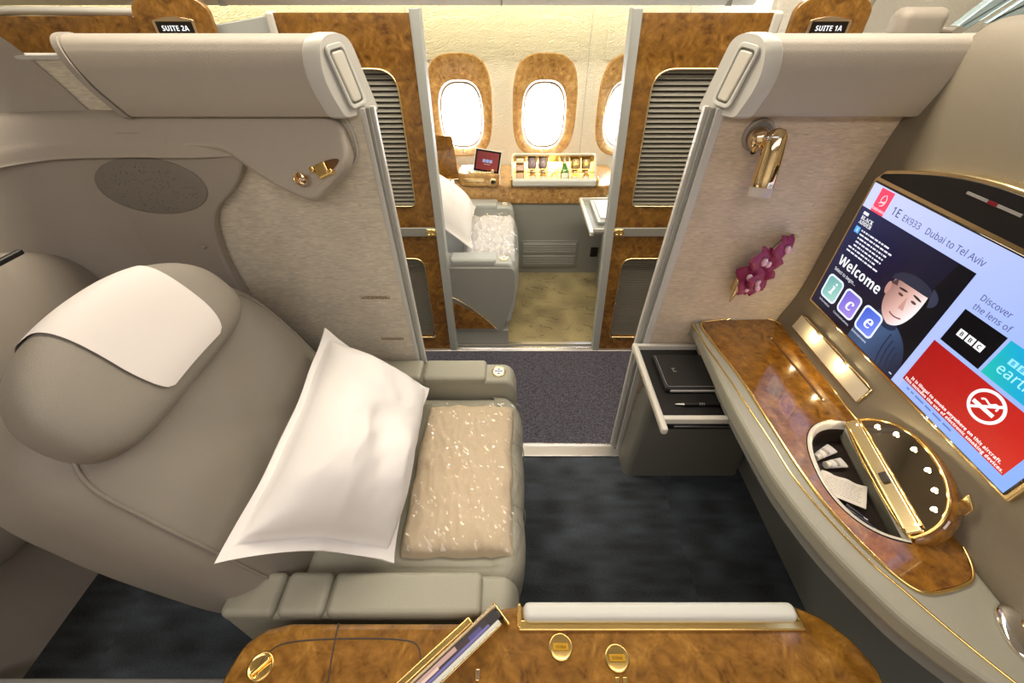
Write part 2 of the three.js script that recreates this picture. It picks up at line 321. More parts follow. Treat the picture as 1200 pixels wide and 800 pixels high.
{ // rear partition (seat side)
  const w = struct('wall_aisle_rear', 'linen covered suite partition with padded grey top beside the seat');
  const xe = y => -.318 - .028 * y / 1.29;
  mesh('fabric_panel', wallXY(rshape([[-2.5, 0], [xe(0), 0], [xe(1.3), 1.3], [-.85, 1.3], [-.90, 1.395], [-2.5, 1.395]], 0), ZN, ZN - .03), mt.linen, w);
  const rail = (dx, z0, z1, w0, m, nm) => mesh(nm, wallXY(rshape([[xe(0) + dx, 0], [xe(0) + dx + w0, 0], [xe(1.3) + dx + w0, 1.3], [xe(1.3) + dx, 1.3]], .002), z0, z1, .002), m, w);
  rail(-.004, ZN + .004, ZN - .006, .012, mt.paleTrim, 'edge_trim'); rail(.006, ZN - .004, ZN - .024, .010, mt.greyPlastic, 'edge_channel'); rail(.014, ZN - .018, ZN - .034, .010, mt.paleTrim, 'edge_trim');
  const xl = y => -.945 + (1.437 - y) * .62, SK = .55, xr = (y, z) => -.425 + (1.437 - y) * .26 - (z + 1.085) * SK, xr2 = (y, z) => -.388 + (1.437 - y) * .26 - (z + 1.085) * SK;
  mesh('padded_cap', loftX(capProfile(), xl, xr), mt.cap, w);
  const big = capProfile().map(([z, y]) => [(z + 1.085) * 1.06 - 1.085, (y - 1.36) * 1.03 + 1.36]);
  mesh('cap_end', loft([xr, (y, z) => xr(y, z) + .004, (y, z) => xr2(y, z) - .012, xr2].map((f, i) => (i === 0 || i === 3 ? capProfile() : big).map(([z, y]) => [f(y, z), y, z]))), mt.paleTrim, w);
  mesh('cap_rim', loft([y => xl(y) - .018, y => xl(y) - .004].map(f => big.map(([z, y]) => [f(y), y, z]))), mt.shell, w);
  handlePlate(w, 1, xr2);
  mesh('top_trim', span(-1.3, -.90, 1.392, 1.402, ZN - .034, ZN + .006, .003), mt.paleTrim, w);
  // two small notices: lines of print too fine to read
  const notice = (sd, brackets) => print(256, 40, (x, W, H) => { x.fillStyle = '#b9a98a'; x.fillRect(0, 0, W, H); x.fillStyle = '#2b241b'; let q = 20; seed = sd;
    for (const [y, h, m] of [[8, 5, 40], [20, 9, 18]]) { q = m; while (q < W - m) { const l = 6 + rnd() * 18; x.fillRect(q, y + rnd() * 2, l, h); q += l + 4; } }
    if (brackets) { x.fillRect(2, 4, 7, 26); x.fillRect(W - 9, 4, 7, 26); } });
  panel('notice_label', notice(11, false), w, [-.470, .775, ZN + .001], [1, 0, 0], [0, 1, 0], .095, .014);
  panel('notice_label', notice(23, true), w, [-.435, .612, ZN + .001], [1, 0, 0], [0, 1, 0], .075, .012);
}
{ // forward partition (lamp and flower side)
  const w = struct('wall_aisle_front', 'linen covered suite partition carrying the reading lamp and flower vase');
  const xe = y => .452 - .006 * y + .034 * max(0, y - .6) / .7;
  const edge = []; for (let i = 0; i <= 12; i++) edge.push([xe(i * 1.3 / 12), i * 1.3 / 12]);
  mesh('fabric_panel', wallXY(new THREE.Shape([...edge, [2.5, 1.3], [2.5, 0]].map(p => new THREE.Vector2(...p))), ZN, ZN - .03), mt.linenPink, w);
  const rail = (dx, z0, z1, w0, m, nm) => mesh(nm, wallXY(new THREE.Shape([...edge.map(p => [p[0] - dx, p[1]]), ...edge.slice().reverse().map(p => [p[0] - dx - w0, p[1]])].map(p => new THREE.Vector2(...p))), z0, z1, .002), m, w);
  rail(-.012, ZN + .004, ZN - .006, .020, mt.paleTrim, 'edge_trim'); rail(.007, ZN - .004, ZN - .024, .012, mt.greyPlastic, 'edge_channel'); rail(.017, ZN - .018, ZN - .034, .011, mt.paleTrim, 'edge_trim');
  const SK = .55, xl = (y, z) => .552 - (1.437 - y) * .26 + (z + 1.085) * SK, xl2 = (y, z) => .515 - (1.437 - y) * .26 + (z + 1.085) * SK, xr = y => 1.0 - (1.437 - y) * .60;
  mesh('padded_cap', loftX(capProfile(), xl, xr), mt.cap, w);
  const big = capProfile().map(([z, y]) => [(z + 1.085) * 1.06 - 1.085, (y - 1.36) * 1.03 + 1.36]);
  mesh('cap_end', loft([xl2, (y, z) => xl2(y, z) + .012, (y, z) => xl(y, z) - .004, xl].map((f, i) => (i === 0 || i === 3 ? capProfile() : big).map(([z, y]) => [f(y, z), y, z]))), mt.paleTrim, w);
  handlePlate(w, -1, xl2);
}

// ---------------------------------------------------------------- sliding doors across the aisle
function slidingDoor(name, label, s, xin0, xin1, xout, gx, lean) {   // s: +1 opening lies towards +x of the door
  const d = struct(name, label), xi = y => xin0 + (xin1 - xin0) * y / 1.455;
  const gap = (y0, y1, r) => { const a = gx(y0), b = gx(y1), c = xout - s * .0 + s * .06; return rshape(s > 0 ? [[c, y0], [a, y0], [b, y1], [c, y1]] : [[a, y0], [c, y0], [c, y1], [b, y1]], s > 0 ? [.02, r * .3, r, r] : [r * .3, .02, r, r]); };
  const body = new THREE.Shape((s > 0 ? [[xout, .012], [xi(0), .012], [xi(1.455), 1.455], [xout, 1.455]] : [[xi(0), .012], [xout, .012], [xout, 1.455], [xi(1.455), 1.455]]).map(p => new THREE.Vector2(...p)));
  const up = gap(.808, 1.30, .075), lo = gap(.093, .56, .05);
  for (const h of [up, lo]) body.holes.push(new THREE.Path(h.getPoints(10)));
  mesh('door_panel', wallXY(body, ZD, ZD - .022), mt.burl, d);
  mesh('backing', wallXY(rshape(s > 0 ? [[xout + .01, .02], [xi(0) - .01, .02], [xi(1.455) - .01, 1.45], [xout + .01, 1.45]] : [[xi(0) + .01, .02], [xout - .01, .02], [xout - .01, 1.45], [xi(1.455) + .01, 1.45]], 0), ZD - .024, ZD - .03), mt.slatBack, d);
  for (const h of [up, lo]) mesh('grille_trim', shapeRing(h, .0035, ZD + .001), mt.goldPale, d);
  const n = 28, far = xout + s * .06;
  for (let i = 0; i < n; i++) { // louvre slats
    const y = .808 + (i + .5) * (1.30 - .808) / n; let a = gx(y), f = far;
    const t = (y - 1.225) / .075; if (t > 0) { const k = .075 * (1 - sqrt(max(0, 1 - t * t * .92))); a -= s * k; f += s * k; }
    mesh('slat', bx(abs(a - f), .0125, .006).rotateX(-.45).translate((a + f) / 2, y, ZD - .013), mt.slat, d);
  }
  const fine = []; for (let i = 0; i < 46; i++) { const y = .10 + i * .01; const e = i > 42 || i < 2 ? .012 : 0; fine.push(bx(abs(gx(y) - far) - 2 * e, .006, .004).translate((gx(y) + far) / 2, y, ZD - .016)); }
  const fg = mesh('fine_grille', fine, mt.slat, d); fg.userData.kind = 'stuff';
  // handle band with latch emblem
  const bi = xi(.69) - s * .022;
  mesh('handle_band', span(min(bi, xout), max(bi, xout), .672, .712, ZD - .004, ZD + .006, .003), mt.greyPlastic, d);
  for (const k of [-1, 1]) mesh('latch_emblem', new THREE.TorusGeometry(.011, .0045, 8, 20, PI * 1.3).rotateZ(k > 0 ? -PI * .65 : PI * .35).translate(bi - s * .016 + k * .0085, .692, ZD + .008), mt.gold, d);
  mesh('latch_plate', rb(.042, .034, .004, .002, bi - s * .016, .692, ZD + .006), mt.goldPale, d);
  // edge post
  mesh('edge_post', wallXY(rshape([[xi(0) - .017, .01], [xi(0) + .017, .01], [xi(1.47) + .017, 1.468], [xi(1.47) - .017, 1.468]], .004), ZD - .045, ZD + .012, .004), mt.armGrey, d);
  return d;
}
slidingDoor('door_1', 'open walnut sliding door with louvred grille, beside the window seat', 1, -.318, -.318, -.80, y => -.408);
slidingDoor('door_2', 'open walnut sliding door with louvred grille, beside the open tray', -1, .455, .408, .86, y => .522 - .018 * y);
{ // fixed suite walls beyond the doors
  const w = struct('wall_suite_rear', 'walnut veneer suite wall beyond the seat partition');
  mesh('veneer_panel', wallXY(rshape([[-2.5, .0], [-1.24, 0], [-1.24, 1.447], [-1.735, 1.447], [-1.77, 1.44], [-1.73, 1.36], [-2.5, 1.36]], [0, 0, .01, .01, .02, .03, 0]), ZD + .0, ZD - .035, .002), mt.burl, w);
  mesh('edge_trim', tube([[-1.235, 1.457, ZD - .016], [-1.72, 1.457, ZD - .016], [-1.776, 1.447, ZD - .016], [-1.765, 1.41, ZD - .016], [-1.73, 1.355, ZD - .016]], .012, false, 60), mt.paleTrim, w);
  mesh('grey_column', wallXY(rshape([[-1.24, 0], [-.78, 0], [-.78, 1.452], [-1.24, 1.39]], .01), ZD - .01, ZD - .05, .004), mt.armGrey, w);
  mesh('grey_column', rb(.03, 1.46, .05, .01, -.795, .73, ZD - .02), mt.paleTrim, w);
  const v = struct('wall_suite_front', 'walnut and grey suite wall beyond the lamp partition');
  mesh('grey_column', rb(.035, 1.46, .05, .01, .872, .73, ZD - .02), mt.paleTrim, v);
  mesh('grey_panel', wallXY(rshape([[.86, 0], [2.5, 0], [2.5, 1.40], [.86, 1.40]], .01), ZD - .01, ZD - .05, .004), mt.armGrey, v);
  mesh('lower_bulkhead', rb(.16, .1, .08, .03, 1.36, 1.42, ZD - .03), mt.shell, v);
  mesh('bulkhead', span(1.18, 2.5, 0, 2.2, -2.45, -2.38, .02), mt.sideSmooth, v);
  mesh('bulkhead_post', tube([[1.42, 1.36, -2.2], [1.46, 1.5, -2.22], [1.56, 1.75, -2.25]], .035), mt.cap, v);
}
function suiteSign(text, label, x) {
  const t = thing('suite_sign', label, 'sign', [x, 0, ZD + .01]);
  mesh('board', wallXY(rshape([[-.128, 1.0], [.128, 1.0], [.122, 1.47], [.09, 1.494], [-.09, 1.494], [-.124, 1.47]], [0, 0, .03, .06, .06, .03]), 0, .022, .004), mt.burl, t);
  const sh = rshape([[-.070, 1.35], [.070, 1.35], [.068, 1.438], [0, 1.450], [-.068, 1.438]], [.004, .004, .006, .06, .006]);
  mesh('sign_frame', wallXY(sh, .022, .027, .001), mt.rose, t);
  const m = print(256, 160, (c, W, H) => { c.fillStyle = '#140c06'; c.fillRect(0, 0, W, H); c.fillStyle = '#c9a36a'; c.fillRect(0, 74, W, 6);
    c.textAlign = 'center'; c.fillStyle = '#fff'; c.font = 'bold 46px sans-serif'; c.fillText(text, W / 2, 58); c.fillStyle = '#a8763c'; c.font = 'bold 27px sans-serif'; c.fillText('DO NOT DISTURB', W / 2, 116); }, { glow: 1.0 });
  panel('sign_face', m, t, [-.058, 1.366, .0285], [1, 0, 0], [0, 1, 0], .116, .068);
}
suiteSign('SUITE 2A', 'lit SUITE 2A sign on a rounded walnut board', -1.095);
suiteSign('SUITE 1A', 'lit SUITE 1A sign on a rounded walnut board', 1.03);
{ // steel hinge arm and black cover seen over the front shell
  const t = thing('galley_fitting', 'steel hinge arm with bluish light put into its colour and black cover above the screen shell', 'bracket', [1.5, 0, ZD + .05]);
  mesh('mount', span(-.12, .5, 1.0, 1.40, -.04, 0, .01), mt.railDark, t);
  const arm = M([.55, .72, .78], .2, { metalness: .6 });  // teal light on the metal painted in as its colour
  mesh('arm', wallXY(rshape([[-.13, 1.385], [-.09, 1.385], [.2, 1.62], [.1, 1.62]], .008), .0, .03, .004), arm, t);
  mesh('arm_plate', wallXY(rshape([[-.02, 1.43], [.06, 1.44], [.42, 1.66], [.26, 1.66]], .008), .03, .045, .004), arm, t);
  mesh('pivot', cyl(.016, .016, .05).rotateX(PI / 2).translate(-.1, 1.41, .03), mt.chrome, t);
  mesh('cover', wallXY(rshape([[-.1, 1.36], [.05, 1.37], [.5, 1.52], [.5, 1.6], [.08, 1.425]], .02), .045, .06, .004), mt.blackGloss, t);
}

// ---------------------------------------------------------------- rear shell around the seat
{
  const w = struct('wall_seat_shell', 'taupe moulded shell curving around behind the seat');
  // flat part against the partition, its forward edge a curved seam
  const o = rshape([[-1.06, .42], [-.76, .42], [-.81, .93], [-.785, 1.06], [-.68, 1.135], [-.60, 1.26], [-1.06, 1.26]], [0, .02, .08, .06, .05, 0, 0]);
  mesh('shell_panel', wallXY(o, ZN, ZN + .035, .008), mt.shell, w);
  const path = new THREE.CatmullRomCurve3([[-.62, -1.0452], [-1.0, -1.0448], [-1.08, -1.026], [-1.15, -.96], [-1.19, -.85], [-1.205, -.6], [-1.21, -.2], [-1.21, 1.3]].map(p => V(p[0], 0, p[1])), false, 'centripetal');  // lengthened unseen past the camera to shade the recess beside the seat
  const outN = u => { const t = path.getTangent(u); return V(t.z > 0 ? -t.z : t.z, 0, t.x > 0 ? t.x : t.x).normalize(); };   // away from the seat
  mesh('shell_curve', grid(72, 6, (u, v) => { const p = path.getPoint(.145 * (1 - u) + u); return [p.x, .2 + v * 1.015, p.z]; }), mt.shell, w);
  // sloping ledge with the coat hook end
  const Q = (px, py) => { // points on the tilted ledge plane z = -1.06 + (1.287 - y) * .5
    const u = (px - 600) / F, v = (py - 400) / F, d = [u, -v * cth - sth, -(cth - v * sth)], t = (-1.06 + (1.287 - EYE) * .5) / (d[2] + .5 * d[1]); return [t * d[0], EYE + t * d[1]]; };
  const pts = [[190, 134], [380, 134], [399, 142], [408, 178], [404, 196], [366, 236], [338, 226], [300, 205], [262, 176], [240, 173], [215, 173], [190, 173]].map(p => Q(...p));
  const k = .5, up = V(0, 1, -k).normalize(), nn = V(0, k, 1).normalize(), L = sqrt(1 + k * k);
  const m = basis(V(1, 0, 0), up, nn, V(0, 1.287, -1.06));
  mesh('ledge', ext(rshape(pts.map(p => [p[0], (p[1] - 1.287) * L]), [0, .02, .03, .03, .02, .02, .06, .06, .08, .06, .02, 0]), .05, .012, 5).translate(0, 0, -.05).applyMatrix4(m), mt.cap, w);
  mesh('ledge_seam', tube([[382, 133], [401, 142], [411, 180], [407, 198], [367, 239]].map(p => { const q = Q(...p); return [q[0], q[1], ZN + .004]; }), .003, false, 60), mt.paleTrim, w);
  // raised side of the shell behind the ledge
  const rise = new THREE.CatmullRomCurve3([[-.955, -1.076], [-1.05, -1.066], [-1.13, -1.03], [-1.20, -.955], [-1.24, -.85], [-1.255, -.6], [-1.265, 1.3]].map(p => V(p[0], 0, p[1])));  // also lengthened out of view, for the same shade
  const lp = new THREE.CatmullRomCurve3([[-.004, 1.206], [-.002, 1.210], [-.001, 1.222], [.001, 1.234], [.006, 1.244], [.028, 1.289], [.075, 1.302]].map(p => V(p[0], p[1], 0)));
  mesh('ledge_curve', grid(90, 30, (u, v) => { const p = path.getPoint(u), n = outN(u), q = lp.getPoint(v), k = min(1, max(0, u / .05)), off = q.x - .0135 + .018 * (1 - k * k * (3 - 2 * k)); return [p.x + n.x * off, q.y, p.z + n.z * off]; }), mt.cap, w);
  mesh('upper_shell', grid(40, 12, (u, v) => { const p = rise.getPoint(u), y = 1.25 + v * .205; const back = (y - 1.27) * .62 + pow(v, 6) * .03; return [p.x - back * .95, y, p.z]; }), mt.shell, w);
  mesh('upper_rim', tube([0, .1, .2, .35, .5, .75, 1].map(u => { const p = rise.getPoint(u), b = .115 + .06; return [p.x - b * .95 + .005, 1.462, p.z - .022]; }), .02, false, 80), mt.burl, w);
  // domed panel behind the head cushion
  const dome = mesh('rear_panel', superell(.085, .30, .44, .85, .85, 56, 36).translate(-1.165, .79, -.60), mt.shell, w);
  mesh('rear_button', superell(.006, .006, .006, 1, 1, 16, 10).translate(...PX(239, 289, 'z', -1.042)), mt.shell, w);
  const sp = PX(180, 219, 'z', -1.043), spk = mesh('speaker_grille', superell(.135, .070, .006, 1, .4, 64, 24).translate(sp[0] - .005, sp[1], -1.045), mt.speaker, w);
  const dots = []; seed = 5; for (let i = 0; i < 150; i++) { const a = rnd() * 2 * PI, r = sqrt(rnd()) * .9; dots.push(new THREE.CircleGeometry(.0011, 6).translate(sp[0] - .005 + .13 * r * cos(a), sp[1] + .068 * r * sin(a), -1.0385)); }
  const dm = mesh('speaker_holes', dots, mt.black, spk); dm.userData.kind = 'stuff';
  const q = PX(8, 303, 'x', -1.075); mesh('belt_slot', rb(.012, .012, .07, .004, q[0], q[1], q[2]), mt.black, w);
}
{ // brass coat hook set in the ledge end
  const a = PX(340, 219, 'z', -1.005), b = PX(398, 188, 'z', -1.018), A = V(...a), B = V(...b), dir = B.clone().sub(A), L = dir.length(); dir.normalize();
  const nrm = V(0, .45, .89).normalize(), sd = nrm.clone().cross(dir).normalize(), n2 = dir.clone().cross(sd).normalize();
  const t = thing('coat_hook', 'brass coat hook folded in a bronze slot at the ledge end', 'hook', [a[0], a[1], a[2]]);
  const mm = basis(dir, sd, n2, V(0, 0, .0));
  mesh('slot_plate', ext(smoothShape([[0, 0], [.25 * L, .012], [.8 * L, .012], [L, .002], [.8 * L, -.012], [.25 * L, -.012]]), .006, .001).applyMatrix4(mm), M([.22, .12, .05], .2, { metalness: .7 }), t);
  mesh('hook_cup', new THREE.LatheGeometry([[.004, 0], [.014, .002], [.015, .012], [.012, .022], [.009, .022], [.010, .012], [.004, .008]].map(p => new THREE.Vector2(...p)), 28).rotateX(PI * .42).translate(L * .33, -.008, .016).applyMatrix4(mm), mt.rose, t);
  mesh('hook_arm', [rb(.028, .03, .016, .003, L * .70, -.006, .014), rb(.010, .012, .026, .003, L * .56, .004, .012), rb(.012, .010, .020, .003, L * .83, -.018, .016)].map(g => g.applyMatrix4(mm)), mt.gold, t);
}

// ---------------------------------------------------------------- forward shell with the screen
const SX = .872;
{
  const w = struct('wall_screen_shell', 'taupe leather shell that holds the large screen');
  const prof = [[.60, .852], [.70, .850], [.76, .866], [.82, .876], [1.0, .882], [1.2, .895], [1.29, .908], [1.36, .926], [1.42, .952], [1.455, .985], [1.47, 1.04], [1.47, 1.5]];
  const c = new THREE.CatmullRomCurve3(prof.map(p => V(p[1], p[0], 0)), false, 'centripetal');
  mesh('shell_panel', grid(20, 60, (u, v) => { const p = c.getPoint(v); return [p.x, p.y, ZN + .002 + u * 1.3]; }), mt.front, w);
  mesh('lower_panel', bx(.04, .62, 1.9, .95, .31, -.13), mt.greyPlastic, w);
  // soft bulge below the screen
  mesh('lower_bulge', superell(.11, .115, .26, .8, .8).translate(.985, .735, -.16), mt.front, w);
  // lit niche between console and screen
  const za = -1.005, zb = -.70;
  mesh('niche_frame', polyTube([[.853, .725, za], [.864, .77, za], [.864, .77, zb], [.853, .725, zb]], .004, true), mt.goldPale, w);
  const nm = new THREE.MeshStandardMaterial({ color: 0xffffff, emissive: new THREE.Color().setRGB(1, .80, .44), emissiveIntensity: 2.5 });
  for (const z of [-.92, -.80]) { mesh('niche_lamp', superell(.004, .003, .006, 1, 1, 12, 8).translate(.852, .7655, z), nm, w);
    const nl = new THREE.PointLight(new THREE.Color().setRGB(1, .78, .40), .011, 0, 2); nl.position.set(.845, .761, z); nl.shadow.radius = .15; scene.add(nl); }
  mesh('niche', grid(12, 4, (u, v) => [.852 + .011 * v + .0, .727 + .041 * v, za + (zb - za) * u]).translate(-.003, 0, 0), M([.62, .56, .44], .75), w);
}
{ // the screen
  const t = thing('television', 'large lit screen in a gold frame with black arched header', 'screen', [SX, .824, -.70]);
  const z0 = -1.006, z1 = -.396, y0 = .826, y1 = 1.158, cz = -.70;
  const W = z1 - z0, H = y1 - y0;
  const local = g => g.translate(-SX, -.824, .70);
  const arch = []; for (let i = 0; i <= 16; i++) { const u = i / 16; arch.push([z0 + .008 + u * (W - .016), 1.178 + .078 * sin(PI * (0.08 + .84 * u)) - .018]); }
  const outl = [[z0 - .012, y0 - .012], [z1 + .012, y0 - .012], [z1 + .012, y1 + .004], ...arch.slice().reverse().map(p => [p[0], p[1] + .008]), [z0 - .012, y1 + .004]];
  mesh('frame', local(wallYZ(outl, SX - .006, SX + .03, .004, .006)), mt.goldPale, t);
  mesh('header', local(wallYZ([[z0 + .004, y1 + .012], [z1 - .004, y1 + .012], ...arch.slice().reverse()], SX - .009, SX + .01, .001, .004)), M([.006, .006, .007], .45), t);
  mesh('sensor_strip', local(bx(.002, .005, .11, SX - .0095, 1.212, -.735)), M([.35, .34, .33], .5), t);
  mesh('indicator', local(bx(.002, .006, .018, SX - .0105, 1.212, -.735)), M([.2, .01, .02], .4), t);
  mesh('bezel', local(wallYZ([[z0 - .003, y0 - .003], [z1 + .003, y0 - .003], [z1 + .003, y1 + .003], [z0 - .003, y1 + .003]], SX - .0085, SX + .01, .001, .003)), mt.blackGloss, t);
  const m = print(1600, 880, (c, W, H) => {
    const bgk = c.createLinearGradient(0, 0, W, H); bgk.addColorStop(0, '#c8ccf4'); bgk.addColorStop(.5, '#a9b8f2'); bgk.addColorStop(1, '#7fa4ec'); c.fillStyle = bgk; c.fillRect(0, 0, W, H);
    // header
    c.fillStyle = '#ee4664'; c.fillRect(75, 8, 108, 142);
    c.strokeStyle = '#ffe3ea'; c.lineWidth = 5; c.beginPath(); c.moveTo(128, 40); c.bezierCurveTo(100, 60, 112, 86, 128, 82); c.bezierCurveTo(150, 78, 150, 100, 120, 104); c.moveTo(135, 34); c.bezierCurveTo(160, 60, 150, 84, 140, 98); c.moveTo(104, 92); c.lineTo(152, 70); c.stroke();
    c.fillStyle = '#ffe9ee'; c.textAlign = 'center'; c.font = 'bold 23px serif'; c.fillText('Emirates', 129, 136);
    c.textAlign = 'left'; c.fillStyle = '#26264a'; c.font = '66px sans-serif'; c.fillText('1E', 222, 112); c.fillStyle = '#4a4c7c'; c.font = '50px sans-serif'; c.fillText('EK933', 315, 112); c.fillText('Dubai to Tel Aviv', 490, 112);
    // picture
    const px = 0, py = 150, pw = 860, ph = 730; const pg = c.createLinearGradient(0, py, pw, py + ph); pg.addColorStop(0, '#232a52'); pg.addColorStop(.45, '#15152c'); pg.addColorStop(1, '#07070e'); c.fillStyle = pg; c.fillRect(px, py, pw, ph);
    c.fillStyle = '#0a0a12'; c.beginPath(); c.moveTo(760, 150); c.lineTo(860, 150); c.lineTo(860, 880); c.lineTo(780, 880); c.lineTo(700, 500); c.fill();
    // a man in a dark cap and pullover
    c.save(); c.translate(606, 500); c.scale(1.12, 1.12); c.translate(-575, -490);
    const body = c.createLinearGradient(380, 600, 800, 760); body.addColorStop(0, '#2b3a55'); body.addColorStop(.5, '#3d5478'); body.addColorStop(1, '#1a2236'); c.fillStyle = body; c.beginPath(); c.moveTo(430, 880); c.bezierCurveTo(410, 720, 440, 640, 520, 600); c.lineTo(640, 590); c.bezierCurveTo(760, 620, 820, 720, 815, 880); c.fill();
    c.strokeStyle = '#1b2740'; c.lineWidth = 8; for (const k of [0, 1, 2, 3]) { c.beginPath(); c.moveTo(650 + k * 30, 640 + k * 20); c.quadraticCurveTo(640 + k * 30, 740, 670 + k * 35, 830); c.stroke(); }
    c.fillStyle = '#1d2a44'; c.beginPath(); c.ellipse(575, 600, 78, 40, .05, 0, 7); c.fill();
    const skin = c.createLinearGradient(480, 400, 690, 470); skin.addColorStop(0, '#8d675f'); skin.addColorStop(.55, '#d3a79c'); skin.addColorStop(1, '#f3e9ea'); c.fillStyle = skin; c.beginPath(); c.moveTo(482, 390); c.bezierCurveTo(470, 500, 490, 590, 590, 612); c.bezierCurveTo(670, 600, 700, 500, 692, 380); c.fill();
    c.fillStyle = '#b58579'; c.beginPath(); c.ellipse(474, 455, 16, 36, -.1, 0, 7); c.fill();
    c.fillStyle = '#5d3d38'; for (const [x, y] of [[560, 445], [645, 440]]) { c.beginPath(); c.ellipse(x, y, 17, 7, 0, 0, 7); c.fill(); } c.fillStyle = '#3a2724'; for (const [x, y, r] of [[558, 418, -.1], [648, 412, .12]]) { c.beginPath(); c.ellipse(x, y, 28, 6, r, 0, 7); c.fill(); }
    c.fillStyle = '#c39287'; c.beginPath(); c.moveTo(600, 430); c.lineTo(624, 506); c.lineTo(588, 510); c.fill(); c.strokeStyle = '#7d4845'; c.lineWidth = 7; c.beginPath(); c.moveTo(562, 552); c.quadraticCurveTo(600, 566, 640, 546); c.stroke();
    c.fillStyle = '#4a3a38'; c.beginPath(); c.moveTo(476, 425); c.lineTo(500, 380); c.lineTo(515, 420); c.fill();
    c.fillStyle = '#2a2c3c'; c.beginPath(); c.moveTo(462, 405); c.bezierCurveTo(452, 330, 640, 296, 722, 366); c.bezierCurveTo(690, 400, 540, 366, 462, 405); c.fill(); c.fillStyle = '#33364a'; c.beginPath(); c.moveTo(690, 330); c.bezierCurveTo(760, 350, 760, 400, 716, 420); c.bezierCurveTo(700, 380, 690, 350, 690, 330); c.fill();
    c.restore(); c.fillStyle = '#a9b8f2'; c.fillRect(860, 150, 60, 730); c.fillStyle = '#0a0a14';
    // words
    c.fillStyle = '#fff'; c.fillRect(38, 172, 46, 18); c.font = 'bold 32px serif'; c.fillText('BLACK', 38, 222); c.fillText('ADDER', 38, 250); c.fillStyle = '#5ba7ee'; c.fillRect(38, 268, 44, 42); c.fillStyle = '#fff'; c.font = 'bold 30px serif'; c.fillText('i', 56, 300);
    c.fillStyle = '#e8e9f6'; seed = 77; for (let r = 0; r < 7; r++) { let q = r < 5 ? 96 : 62; const end = q + 260 + rnd() * 70; while (q < end) { const l = 8 + rnd() * 34; c.fillRect(q, 274 + r * 25, min(l, end - q), 10); q += l + 7; } }
    c.fillStyle = '#fff'; c.font = 'bold 92px sans-serif'; c.fillText('Welcome', 52, 540); c.font = '31px sans-serif'; c.fillText('Select to begin...', 52, 590);
    const icon = (x, col, ch, name) => { c.fillStyle = '#dfe6fa'; c.beginPath(); c.roundRect(x, 620, 165, 180, 36); c.fill(); const gq = c.createLinearGradient(x, 630, x + 150, 790); gq.addColorStop(0, col[0]); gq.addColorStop(1, col[1]); c.fillStyle = gq; c.beginPath(); c.roundRect(x + 14, 634, 137, 152, 24); c.fill(); c.fillStyle = '#f2f6ff'; c.font = 'italic bold 118px serif'; c.textAlign = 'center'; c.fillText(ch, x + 82, 748); c.fillStyle = '#e4e6f4'; c.font = '22px sans-serif'; c.fillText(name, x + 82, 832); c.textAlign = 'left'; };
    icon(42, ['#5f9f9d', '#a3d0c4'], 'i', 'Information'); icon(236, ['#6a5cc8', '#a489dd'], 'c', 'Communications'); icon(430, ['#3857c8', '#7d8eea'], 'e', 'Entertainment');
    c.fillStyle = '#cfd3ee'; c.fillRect(822, 850, 20, 8);
    // other tiles
    c.fillStyle = '#4a4c7c'; c.font = '42px sans-serif'; c.fillText('Discover', 948, 240); c.fillText('the lens of', 948, 292);
    c.fillStyle = '#04040a'; c.fillRect(928, 312, 232, 196); c.fillStyle = '#fff'; ['B', 'B', 'C'].forEach((s, i) => { c.fillStyle = '#fff'; c.fillRect(974 + i * 50, 400, 42, 40); c.fillStyle = '#04040a'; c.font = 'bold 32px sans-serif'; c.fillText(s, 984 + i * 50, 432); });
    const te = c.createLinearGradient(1180, 508, 1420, 312); te.addColorStop(0, '#1fb7a6'); te.addColorStop(1, '#0c8cf0'); c.fillStyle = te; c.fillRect(1176, 312, 236, 196); ['B', 'B', 'C'].forEach((s, i) => { c.fillStyle = '#8fdcf4'; c.fillRect(1230 + i * 44, 372, 38, 32); c.fillStyle = '#149cd8'; c.font = 'bold 26px sans-serif'; c.fillText(s, 1240 + i * 44, 398); }); c.fillStyle = '#a8e8f6'; c.font = '72px sans-serif'; c.fillText('earth', 1212, 462);
    c.fillStyle = '#7fb0f6'; c.fillRect(1428, 312, 172, 196);
    // no-smoking notice
    const rg = c.createLinearGradient(900, 540, 1600, 840); rg.addColorStop(0, '#a01414'); rg.addColorStop(1, '#c9241a'); c.fillStyle = rg; c.fillRect(908, 530, 640, 290);
    c.strokeStyle = '#fff'; c.lineWidth = 16; c.beginPath(); c.arc(1300, 622, 78, 0, 7); c.stroke(); c.lineWidth = 14; c.beginPath(); c.moveTo(1247, 675); c.lineTo(1354, 568); c.stroke(); c.fillStyle = '#fff'; c.fillRect(1240, 628, 110, 20); c.lineWidth = 9; c.beginPath(); c.moveTo(1262, 608); c.bezierCurveTo(1280, 575, 1300, 625, 1318, 590); c.bezierCurveTo(1328, 575, 1345, 590, 1340, 610); c.stroke();
    c.fillStyle = '#fff'; c.textAlign = 'center'; c.font = 'bold 25px sans-serif'; c.fillText('التدخين ممنوع في أي مكان على متن هذه الطائرة', 1228, 732); c.fillText('ويشمل ذلك استخدام السجائر الإلكترونية', 1228, 760); c.fillText('It is illegal to smoke anywhere on this aircraft.', 1228, 787); c.fillText('This includes the use of electronic smoking devices.', 1228, 813);
    c.textAlign = 'left'; c.fillStyle = '#5f7cc0'; c.font = '25px sans-serif'; c.fillText('▸', 922, 852); seed = 99; { let q = 960; while (q < 1250) { const l = 20 + rnd() * 50; c.fillRect(q, 838, l, 11); q += l + 12; } }
  }, { glow: 1.0 });
  const pg = new THREE.PlaneGeometry(W, H).rotateY(-PI / 2).translate(SX - .0092, (y0 + y1) / 2, (z0 + z1) / 2);
  mesh('screen_face', local(pg), m, t);
